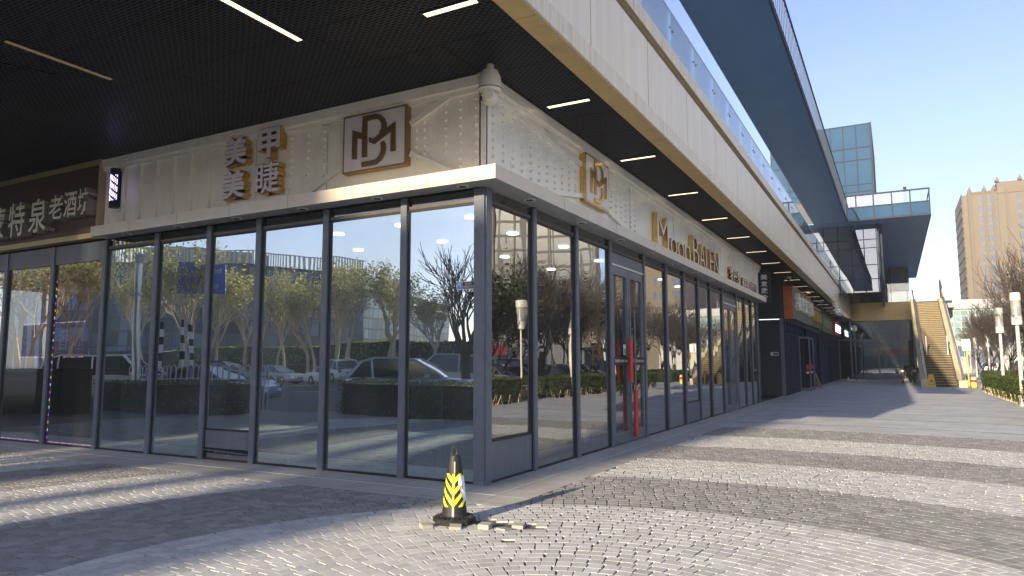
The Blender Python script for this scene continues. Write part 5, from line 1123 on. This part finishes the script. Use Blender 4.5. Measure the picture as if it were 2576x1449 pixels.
def left_street():
    # white arched railing above the hedge
    t = thing('arched_railing', 'white arched steel railing behind the hedge, mirrored in the left panes', 'railing', (-17, -8.4, 0))
    b = MB()
    for k in range(26):
        x0 = -20.5+k*.27
        b.tube([(x0, -8.6-.0*k, .0), (x0, -8.6, 1.38), (x0+.05, -8.6, 1.47), (x0+.12, -8.6, 1.5), (x0+.19, -8.6, 1.47), (x0+.24, -8.6, 1.38), (x0+.24, -8.6, 0)], .017, 5, caps=False)
    b.box(-20.6, -13.4, -8.62, -8.58, 1.0, 1.04); b.build('rails', m_acryl, t)
    t = thing('black_hoarding', 'black board hoarding mirrored low in the leftmost panes', 'hoarding', (-19, -4.6, 0))
    b = MB(); b.bar((-21, -3.2, .7), (-17.5, -5.4, .7), .12, 1.4); b.build('board', m_black, t)
    # blue road sign on its mast
    t = thing('road_sign', 'large blue direction sign with white characters on a tall grey mast', 'sign', (-29.6, -18.6, 0))
    U = Vector((28.2-31.2, 17.7-19.5, 0)); a, c = Vector((-31.2, -17.7, 5.5)), Vector((-28.2, -19.5, 5.4)); U = (a-c).normalized()
    b = MB(); Ls = (a-c).length; b.prism([(0, 0), (Ls, 0), (Ls, 1.75), (0, 1.75)], c, U, Z, .05); b.build('sign_plate', mat('sign_blue', (.03, .10, .42), .4), t)
    Nn = U.cross(Z)
    for body, x, z, w, h in (('东大街', .2, 1.2, .9, .3), ('中关村', 1.6, 1.1, .9, .3), ('医院', 2.6, .9, .5, .3), ('北站', .4, .3, .6, .3), ('科技路', 1.7, .25, 1.2, .25)):
        text_mesh('lettering', body, 1, .01, c+U*x+Z*z+Nn*.051, U, Z, [m_acryl], t, fit=(w, h))
    b = MB(); b.tube([(-29.8, -18.7, 0), (-29.8, -18.7, 7.6)], .11, 10); b.bar((-31, -17.95, 5.7), (-28.3, -19.6, 5.7), .08, .08); b.bar((-31, -17.95, 6.8), (-28.3, -19.6, 6.8), .08, .08); b.build('mast', m_alu, t)
    for nm, lab, x, y, h, r in (('mast_pole', 'thick pale mast mirrored in the third left pane', -19.7, -8.3, 5.6, .14), ('mast_pole', 'slim tall street light mast mirrored beside the road sign', -20.9, -12.0, 9.0, .09), ('mast_pole', 'thin grey pole mirrored behind the thick mast', -27.0, -13.3, 5.0, .09)):
        t = thing(nm, lab, 'pole', (x, y, 0), 'poles mirrored in the left panes'); b = MB(); b.tube([(x, y, 0), (x, y, h)], [r*1.15, r*.8], 12); b.build('pole', m_alu, t)
        b = MB(); b.lathe([(r*1.3, 0), (r*1.3, .12)], (x, y, h*.72), 12); b.lathe([(r*1.3, 0), (r*1.3, .3)], (x, y, .0), 12); b.lathe([(r*1.1, 0), (r*1.2, .3), (r*.6, .36)], (x, y, h-.35), 12); b.build('collar', m_lpost, t)
    for k, (x, y) in enumerate(((-22.3, -11.8), (-25.5, -14.6), (-24.6, -12.4))):
        t = thing('striped_post', 'black and white banded post, %s of three behind the railing' % ('nearest', 'farthest', 'middle')[k], 'post', (x, y, 0), 'banded posts')
        b = MB()
        for j in range(10): b.lathe([(.10, 0), (.10, .34)], (x, y, j*.34), 10, j % 2)
        b.build('banded_pole', [m_acryl, m_black], t)
left_street()

# ------------------------------------------------------------------ cars
CARS = {  # stations along the length: (x, belt z, roof z, half width), wheel positions, length
    'suv': dict(L=4.6, W=.91, hood=[(-2.3, .55, .62), (-2.25, .86, .95), (-1.4, .98, .98), (1.2, .98, .98), (2.0, .95, .95), (2.28, .8, .85), (2.3, .5, .6)], cab=[(-2.12, 1.02), (-1.75, 1.55), (-1.2, 1.68), (.2, 1.66), (1.25, 1.02)], wheels=(-1.38, 1.38), wr=.36),
    'sedan': dict(L=4.7, W=.9, hood=[(-2.35, .5, .6), (-2.3, .85, .92), (-1.5, .94, .94), (1.0, .92, .92), (2.0, .78, .82), (2.32, .62, .68), (2.35, .45, .5)], cab=[(-1.75, .95), (-1.05, 1.35), (-.5, 1.44), (.35, 1.42), (1.25, .93)], wheels=(-1.4, 1.4), wr=.33),
    'van': dict(L=4.6, W=.86, hood=[(-2.28, .5, .6), (-2.26, 1.05, 1.08), (-1.4, 1.08, 1.08), (1.4, 1.06, 1.06), (2.1, .95, .95), (2.28, .8, .8), (2.3, .5, .5)], cab=[(-2.22, 1.1), (-2.1, 1.8), (-1.6, 1.92), (1.1, 1.90), (1.95, 1.08)], wheels=(-1.4, 1.45), wr=.31)}
def car(kind, col, loc, rz, label, group):
    K = CARS[kind]; t = thing('parked_car', label, 'car', (0, 0, 0), group); W = K['W']
    mp_ = bpy.data.materials.get('car_paint_'+col[0]) or mat('car_paint_'+col[0], col[1], .22, .15, amt=.02, spec=.7)
    # lower body: loft of rounded sections
    b = MB(); st = []
    for i, (x, z, zc) in enumerate(K['hood']):
        w = W*(.86 if i in (0, len(K['hood'])-1) else (.95 if i in (1, len(K['hood'])-2) else 1.0)); zb = .24 if 0 < i < len(K['hood'])-1 else .32
        st.append([(x, -w*.93, zb), (x, -w, zb+.14), (x, -w, z-.22), (x, -w*.95, z), (x, -w*.6, zc), (x, w*.6, zc), (x, w*.95, z), (x, w, z-.22), (x, w, zb+.14), (x, w*.93, zb)])
    for a, c in zip(st[:-1], st[1:]):
        for j in range(10): b.face([a[j], a[(j+1) % 10], c[(j+1) % 10], c[j]], 0, True)
    b.face(st[0][::-1]); b.face(st[-1])
    # roof and pillars
    C_ = K['cab']; rf = [(x, z) for x, z in C_]
    def cabpt(x, z, s, e=0): w = W*.93-(z-C_[0][1])*.30+e; return (x, s*w, z)
    for i in (1, 2):
        b.face([cabpt(*rf[i], -1, .012), cabpt(*rf[i+1], -1, .012), cabpt(*rf[i+1], 1, .012), cabpt(*rf[i], 1, .012)], 0, True)
    for s in (-1, 1):
        for p, q in ((rf[0], rf[1]), (rf[1], rf[2]), (rf[2], rf[3]), (rf[3], rf[4])): b.bar(cabpt(*p, s, .005), cabpt(*q, s, .005), .075, .075)
        for x in ((C_[1][0]+C_[2][0])/2+.25, (C_[2][0]+C_[3][0])/2+.15): b.bar(cabpt(x, C_[0][1]-.05, s, .004), cabpt(x-.1, C_[2][1]-.05, s, .004), .07, .05)
    body = b.build('body', mp_, t, sharp=50)
    b = MB()
    for s in (-1, 1):
        pl = [cabpt(x, z, s) for x, z in rf]; b.face(pl if s < 0 else pl[::-1])
    b.face([cabpt(*rf[0], -1), cabpt(*rf[1], -1), cabpt(*rf[1], 1), cabpt(*rf[0], 1)]); b.face([cabpt(*rf[3], -1), cabpt(*rf[4], -1), cabpt(*rf[4], 1), cabpt(*rf[3], 1)]); b.face([cabpt(*rf[1], -1), cabpt(*rf[2], -1), cabpt(*rf[2], 1), cabpt(*rf[1], 1)])
    b.build('window', m_carglass, t)
    for x in K['wheels']:
        for s in (-1, 1):
            r_ = K['wr']; b = MB(); b.lathe([(r_*.62, -.10), (r_*.95, -.10), (r_, -.07), (r_, .07), (r_*.95, .10), (r_*.62, .10)], (x, s*(W-.09), r_), 20, axis=(0, 1, 0)); wb = b.build('wheel', m_tyre, t)
            b = MB(); b.lathe([(r_*.60, -.09), (r_*.60, .09)], (x, s*(W-.09), r_), 14, 1, axis=(0, 1, 0))
            for k in range(5):
                a = k*1.2566; b.bar((x, s*(W+.005), r_), (x+math.cos(a)*r_*.58, s*(W+.005), r_+math.sin(a)*r_*.58), .02, .06, up=(0, 0, 1) if abs(math.sin(a)) < .9 else (1, 0, 0))
            b.build('rim', [m_alu, m_black], wb)
    xe = K['hood'][-2][0]; zf = K['hood'][-2][1]
    for s in (-1, 1):
        b = MB(); b.box(xe-.12, xe+.03, s*W*.58, s*W*.9, zf-.12, zf+.0); b.build('headlight', m_headlight, t)
        xb = K['hood'][1][0]; zb = K['hood'][1][1]; b = MB(); b.box(xb-.04, xb+.10, s*W*.62, s*W*.93, zb-.16, zb+.02); b.build('tail_light', m_taillight, t)
        b = MB(); b.box(C_[3][0]+.45, C_[3][0]+.6, s*(W+.02), s*(W+.14), C_[0][1]+.0, C_[0][1]+.12); b.build('wing_mirror', mp_, t)
    b = MB(); b.box(xe+.02, xe+.045, -.24, .24, .42, .54); b.box(K['hood'][1][0]-.05, K['hood'][1][0]-.02, -.24, .24, .62, .74); b.build('number_plate', mat('plate_blue', (.05, .1, .4), .4) if 'plate_blue' not in bpy.data.materials else bpy.data.materials['plate_blue'], t)
    t.location = loc; t.rotation_euler = (0, 0, rz); return t
WH, SV, BL, DK, GY, LB = ('white', (.74, .72, .68)), ('silver', (.42, .43, .45)), ('blue', (.10, .16, .30)), ('dark', (.03, .035, .045)), ('grey', (.24, .25, .27)), ('pale_blue', (.50, .58, .66))
GA = 'cars mirrored in the front glass'
car('suv', WH, (-31.4, -30.6, 0), rad(190), 'white sport utility car mirrored beside the pale forked tree', GA)
car('sedan', SV, (-36.8, -30.4, 0), rad(-8), 'silver saloon car mirrored left of the white utility car', GA)
car('sedan', WH, (-27.2, -31.6, 0), rad(188), 'white saloon car mirrored right of the white utility car', GA)
car('suv', LB, (-10.2, -12.2, 0), rad(-25), 'pale blue crossover car parked just behind the near hedge', GA)
car('van', SV, (-13.6, -20.4, 0), rad(150), 'silver minivan mirrored behind the crooked tree', GA)
car('sedan', BL, (-18.3, -10.4, 0), rad(-20), 'blue saloon car mirrored behind the arched railing', GA)
car('suv', DK, (-25.4, -17.2, 0), rad(-30), 'black utility car mirrored below the road sign', GA)
car('van', WH, (-25.5, -10.8, 0), rad(-28), 'large white van mirrored in the leftmost panes', GA)
car('sedan', SV, (-22.3, -14.0, 0), rad(-26), 'silver grey saloon car mirrored between van and black car', GA)
car('sedan', LB, (-7.2, -15.4, 0), rad(-25), 'pale blue saloon car mirrored at the foot of the corner post', GA)
GB = 'cars mirrored in the side glass'
for k, (kd, c_, x, y, lab) in enumerate((('suv', SV, 12.4, 19.6, 'silver utility car mirrored in the first side panes'), ('sedan', BL, 12.6, 22.4, 'dark blue saloon car mirrored behind the leafy trees'), ('suv', DK, 12.6, 25.4, 'black utility car mirrored left of the salon door'), ('sedan', GY, 12.8, 28.6, 'grey saloon car mirrored beside the salon door'), ('sedan', WH, 12.8, 32.0, 'white saloon car mirrored right of the salon door'), ('suv', BL, 13.0, 38.0, 'blue utility car mirrored near the stairway'))):
    car(kd, c_, (x, y, 0), rad(8 if k % 2 else 186), lab, GB)
car('sedan', WH, (15.6, 104, 0), rad(80), 'distant white car behind the far lamps', 'distant parked cars'); car('suv', DK, (17.6, 92, 0), rad(85), 'distant dark car behind the bare trees at the right edge', 'distant parked cars'); car('suv', WH, (20.5, 98, 0), rad(80), 'distant white utility car at the right edge', 'distant parked cars')

# ------------------------------------------------------------------ buildings far off
m_offwhite = mat('off_white_render', (.36, .36, .35), .8)
m_sill = mat('grey_sill', (.14, .128, .11), .8)
def buildings():
    # beige tower block
    t = thing('tower_block', 'tall beige apartment tower with stepped roof and columns of windows', 'building', (30, 190, 0))
    x0, x1, xm, y0, h0, h1 = 21.0, 44, 26.6, 180.0, 39.9, 41.6
    b = MB(); b.box(x0, xm, y0, y0+22, 0, h0); b.box(xm, x1, y0-.35, y0+22, 0, h1); b.box(x0-.9, x0, y0+.8, y0+22, 0, h0-.4)
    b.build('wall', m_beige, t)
    b = MB()
    for x in (x0+.35, 24.1, 25.7, 28.3, 33.5): b.box(x-.28, x+.28, y0-.55, y0-.36, 0, h0+.2)
    for x in (x0+.4, 24.2, 26.0): b.box(x-.35, x+.35, y0-.6, y0+.5, h0, h0+.55); b.prism([(-.25, 0), (.25, 0), (0, .8)], (x, y0-.2, h0+.55), X, Z, .3)
    for x in (26.7, 30.9, 35): b.box(x-.35, x+.35, y0-.9, y0+.4, h1, h1+.5); b.prism([(-.25, 0), (.25, 0), (0, .8)], (x, y0-.4, h1+.5), X, Z, .3)
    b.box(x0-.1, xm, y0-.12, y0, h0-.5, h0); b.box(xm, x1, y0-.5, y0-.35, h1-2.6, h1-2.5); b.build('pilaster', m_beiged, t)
    for x, w in ((23.35, .75), (24.95, 1.25), (26.1, .5), (30.5, .75), (36.2, 1.2)):
        for k in range(14):
            z = h0-2.6-k*2.22; yy = y0-.34-.03 if x > xm else y0-.03
            b = MB(); b.box(x-w/2, x+w/2, yy, yy+.02, z, z+1.25); f = b.build('window', m_window, t)
            b = MB(); b.box(x-w/2-.05, x+w/2+.05, yy-.02, yy+.02, z-.85, z-.06); b.box(x-.03, x+.03, yy-.02, yy-.001, z, z+1.25); b.build('window_sill', m_sill, f)
    b = MB(); b.box(x0-1.1, x0-.92, y0+.8, y0+21, 0, h0)
    for k in range(17): b.box(x0-1.25, x0-1.1, y0+1, y0+20, k*2.3, k*2.3+.5)
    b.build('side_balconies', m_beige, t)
    # low glass hall
    t = thing('glass_hall', 'low white roofed hall with green tinted window grid behind the stairway', 'building', (14, 112, 0))
    b = MB(); b.box(10.5, 30, 110, 130, 0, 4.6); b.box(10.2, 30.2, 109.6, 130, 9.0, 10.3); b.build('wall', m_offwhite, t)
    b = MB(); b.face([(10.5, 109.9, 4.6), (30, 109.9, 4.6), (30, 109.9, 9.0), (10.5, 109.9, 9.0)]); b.box(10.5, 30, 110, 129, 4.6, 9.0); b.build('window_grid', grid_mat('green_grid', (.14, .24, .24), (.36, .37, .36), .9, .8, .06), t, uvbox=True)
    b = MB()
    for k in range(4): b.box(11+k*1.5, 12+k*1.5, 109.9, 109.98, 2.3, 3.8)
    b.build('window', m_window, t)
    # dark curved office block with fins on the roof, mirrored in the front glass
    t = thing('curved_office', 'dark curved office building with pale roof fins mirrored in the front glass', 'building', (-80, -62, 0))
    P = [(-90.5, -48.8), (-84.5, -52), (-78, -55.5), (-74, -60), (-71.2, -66), (-69.8, -72), (-69.6, -78)]
    f_ = MB(); tp = MB(); fin = MB()
    for p, q in zip(P[:-1], P[1:]):
        f_.face([(p[0], p[1], 3.2), (q[0], q[1], 3.2), (q[0], q[1], 15), (p[0], p[1], 15)][::-1]); tp.bar((p[0]-.4, p[1]-.4, 15.2), (q[0]-.4, q[1]-.4, 15.2), 1.0, .4); tp.bar((p[0]-1.4, p[1]-1.4, 1.6), (q[0]-1.4, q[1]-1.4, 1.6), 1.0, 3.2)
        n = int(math.hypot(p[0]-q[0], p[1]-q[1])/.55)
        for k in range(n): x, y = p[0]+(q[0]-p[0])*k/n-.3, p[1]+(q[1]-p[1])*k/n-.3; fin.box(x-.09, x+.09, y-.09, y+.09, 15.4, 17.3)
        fin.bar((p[0]-.3, p[1]-.3, 17.35), (q[0]-.3, q[1]-.3, 17.35), .2, .14)
    f_.build('curtain_wall', grid_mat('dark_stone_glass', (.10, .135, .18), (.02, .02, .022), 1.5, 1.9, .07, vary=.9, rough=.25, refl=.4), t, uvbox=True)
    tp.build('parapet', m_dark, t); fin.build('roof_fins', m_canopy, t)
    b = MB(); b.prism([(-102, -60), (-86, -56), (-80, -60), (-74, -75), (-92, -90)], (0, 0, 15), X, Y, .3); b.box(-92, -86, -62, -57, 15.3, 18.5); b.box(-84, -79, -66, -62, 15.3, 18); b.build('roof', m_conc, t)
    # pale blue glass block
    t = thing('blue_office', 'pale blue glass office block with roof fins mirrored in the corner panes', 'building', (-85, -100, 0))
    b = MB(); b.face([(-68, -79, 2), (-77.5, -86, 2), (-77.5, -86, 14.2), (-68, -79, 14.2)]); b.face([(-77.5, -86, 2), (-112, -171, 2), (-112, -171, 14.2), (-77.5, -86, 14.2)]); b.face([(-62.5, -120, 2), (-68, -79, 2), (-68, -79, 14.2), (-62.5, -120, 14.2)]) if False else None
    b = MB(); b.prism([(-70, -78.5), (-77, -85), (-100, -150), (-140, -150), (-120, -95)], (0, 0, 2), X, Y, 12.0); b.build('curtain_wall', grid_mat('sky_glass', (.13, .20, .29), (.03, .035, .045), 2.2, 1.8, .16, vary=.4, rough=.6, refl=.02), t, uvbox=True)
    b = MB(); b.prism([(-69, -78), (-76.6, -84.4), (-99.6, -150), (-142, -150), (-121, -94)], (0, 0, 14), X, Y, .5)
    for k in range(60):
        f = k/60; b.box(-76.8-23*f-.12, -76.8-23*f+.12, -84.8-65*f-.12, -84.8-65*f+.12, 14.5, 16.2)
    for k in range(14):
        f = k/14; b.box(-69.5-7*f-.12, -69.5-7*f+.12, -78.2-6.3*f-.12, -78.2-6.3*f+.12, 14.5, 16.2)
    b.box(-92, -84, -112, -104, 14.5, 17.5); b.prism([(-70.5, -79), (-77, -85.4), (-99.8, -150), (-139, -150), (-119, -95.5)], (0, 0, 0), X, Y, 2); b.build('roof_fins', m_canopy, t)
    # two towers far left
    t = thing('striped_tower', 'pale vertical striped tower mirrored in the leftmost pane', 'building', (-156, -78, 0))
    b = MB(); b.prism([(-151, -76.5), (-158.2, -72.6), (-172, -92), (-164, -97)], (0, 0, 0), X, Y, 60); b.build('wall', grid_mat('white_stripes', (.13, .19, .30), (.66, .69, .72), 2.4, 200., .5, vary=.2, rough=.4, refl=.3), t, uvbox=True)
    t = thing('blue_tower', 'dark blue glass tower mirrored in the second pane from the left', 'building', (-116, -62, 0))
    b = MB(); b.prism([(-112.2, -63.8), (-119.4, -59.8), (-130, -74), (-122, -79)], (0, 0, 0), X, Y, 46); b.build('wall', grid_mat('deep_blue_glass', (.06, .16, .36), (.015, .02, .04), 2.0, 2.6, .14, vary=.9, rough=.3, refl=.4), t, uvbox=True)
    # towers mirrored in the side glass
    t = thing('ribbed_tower', 'tall dark tower with pale vertical ribs mirrored in the first side panes', 'building', (52, 110, 0))
    b = MB(); b.prism([(78, 92), (40.4, 103.5), (46, 122), (84, 112)][::-1], (0, 0, 0), X, Y, 62); b.build('wall', grid_mat('grey_grid', (.035, .045, .06), (.07, .07, .07), 2.0, 2.6, .25, vary=.5, rough=.3, refl=.2), t, uvbox=True)
    b = MB()
    for k in range(13):
        f = k/12; x, y = 78-37.6*f, 92+11.5*f; w = .55 if k % 3 else .9
        b.tube([(x-.2, y-.4, 0), (x-.2, y-.4, 62.5)], w*.55, 6)
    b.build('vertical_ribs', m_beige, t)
    t = thing('beige_tower', 'beige apartment tower mirrored right of the salon door', 'building', (40, 148, 0))
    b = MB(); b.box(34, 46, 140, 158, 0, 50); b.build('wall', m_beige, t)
    for x in (35.4, 38.6, 42.5):
        for k in range(15):
            b = MB(); b.box(x-.5, x+.5, 139.95, 139.98, 3+k*3, 4.6+k*3); b.build('window', m_window, t)
    t = thing('shop_row', 'low white and red shop row mirrored behind the parked cars', 'building', (26, 30, 0))
    b = MB(); b.box(27, 33, 6, 60, 0, 3.4); b.build('wall', m_offwhite, t)
    b = MB(); b.box(26.8, 26.98, 8, 24, 2.3, 2.9); b.box(26.8, 26.98, 31, 36, 2.2, 3.1); b.box(26.8, 26.98, 44, 50, 2.2, 3.1); b.build('sign_strip', m_redx, t)
    b = MB()
    for k in range(13): b.box(26.93, 26.99, 8+k*4, 10.4+k*4, .2, 2.2)
    b.build('window', m_window, t)
    t = thing('mint_kiosk', 'pale mint kiosk with dark roof mirrored right of the salon door', 'kiosk', (14.5, 41.5, 0))
    b = MB(); b.box(13.6, 15.6, 40, 43.4, 0, 1.2); b.box(13.6, 13.68, 40, 40.1, 1.2, 2.4); b.box(13.6, 13.68, 43.3, 43.4, 1.2, 2.4); b.box(15.4, 15.5, 40, 43.4, 1.2, 2.4); b.build('wall', mat('mint_paint', (.42, .60, .50), .5), t)
    b = MB(); b.box(13.2, 16, 39.6, 43.8, 2.4, 2.6); b.build('roof', m_dark, t)
buildings()

def behind():
    # unseen blocks added behind the viewer; their gaps cut the sun into streaks
    for x0, x1, h, lab in ((-34, -17.45, 23.4, 'wide grey sun blocker added unseen behind the viewer'), (-15.8, -13.95, 22.75, 'slim grey sun blocker added left of the gap behind the viewer'), (-12.6, -11.95, 22.7, 'thin grey sun blocker added between the gaps behind the viewer'), (-11.3, -8.3, 21.6, 'narrow grey sun blocker added right of the gaps behind the viewer')):
        t = thing('shade_block', lab, 'building', ((x0+x1)/2, -66, 0)); n = max(1, int((x1-x0)/2.7)); q = 10*math.tan(rad(SUN_AZ))
        b = MB(); b.prism([(x0-q, -72), (x1-q, -72), (x1, -62), (x0, -62)], (0, 0, 0), X, Y, h); b.build('wall', m_conc, t)
        for j in range(4):
            for k in range(n):
                w = (x1-x0)/n; b = MB(); b.box(x0+w*k+w*.15, x0+w*(k+1)-w*.15, -61.99, -61.95, 1.6+j*3.8, 3.9+j*3.8); b.build('window', m_window, t)
    t = thing('shade_lintel', 'grey sun blocker added unseen over the gaps behind the viewer', 'building', (-13, -63, 18.2))  # added over the gaps: sun reaches the paving but not the front glass
    b = MB(); b.box(-17.4, -11.25, -63.9, -62.1, 18.25, 22.65); b.build('wall', m_conc, t)
    t = thing('market_row', 'low shop row with a long red sign behind the viewer', 'building', (18, -48, 0))
    b = MB(); b.box(-6, 44, -54, -47, 0, 4.6); b.build('wall', m_offwhite, t)
    b = MB(); b.box(2, 30, -46.98, -46.8, 3.1, 4.3); b.build('sign_strip', m_redx, t)
    b = MB()
    for k in range(12): b.box(-5+k*4, -1.6+k*4, -46.99, -46.95, .2, 2.9)
    b.build('window', m_window, t)
    t = thing('far_office_row', 'long dark office row far behind the viewer', 'building', (20, -150, 0))
    b = MB(); b.box(-28, 90, -165, -150, 0, 22); b.build('wall', m_conc, t)
    b = MB(); b.face([(90, -149.9, 1), (-28, -149.9, 1), (-28, -149.9, 21), (90, -149.9, 21)]); b.build('window_grid', grid_mat('office_grid', (.06, .08, .10), (.15, .15, .15), 3, 3, .4), t, uvbox=True)
    src = [o for o in bpy.data.objects if o.name == 'street_tree'][0]
    for i, (x, y) in enumerate(((-3, -40), (2.5, -41), (8, -40), (14, -41.5), (21, -40))): copy_tree(src, (x, y, 0), i*1.7, '%s low tree from the left before the market row behind the viewer' % ORD[i], 'trees before the market row', .58)
behind()

def haze():
    b = MB(); b.box(-345, 345, -345, 345, -1.2, 70); mt, n, out = nodes('haze_air')
    v = N(n, 'ShaderNodeVolumePrincipled'); v.inputs['Color'].default_value = (.92, .93, .95, 1); v.inputs['Density'].default_value = HAZE; v.inputs['Anisotropy'].default_value = .2
    n.links.new(v.outputs[0], out.inputs['Volume']); o = b.build('haze', mt); tag(o, kind='stuff')
HAZE = .0010
haze()
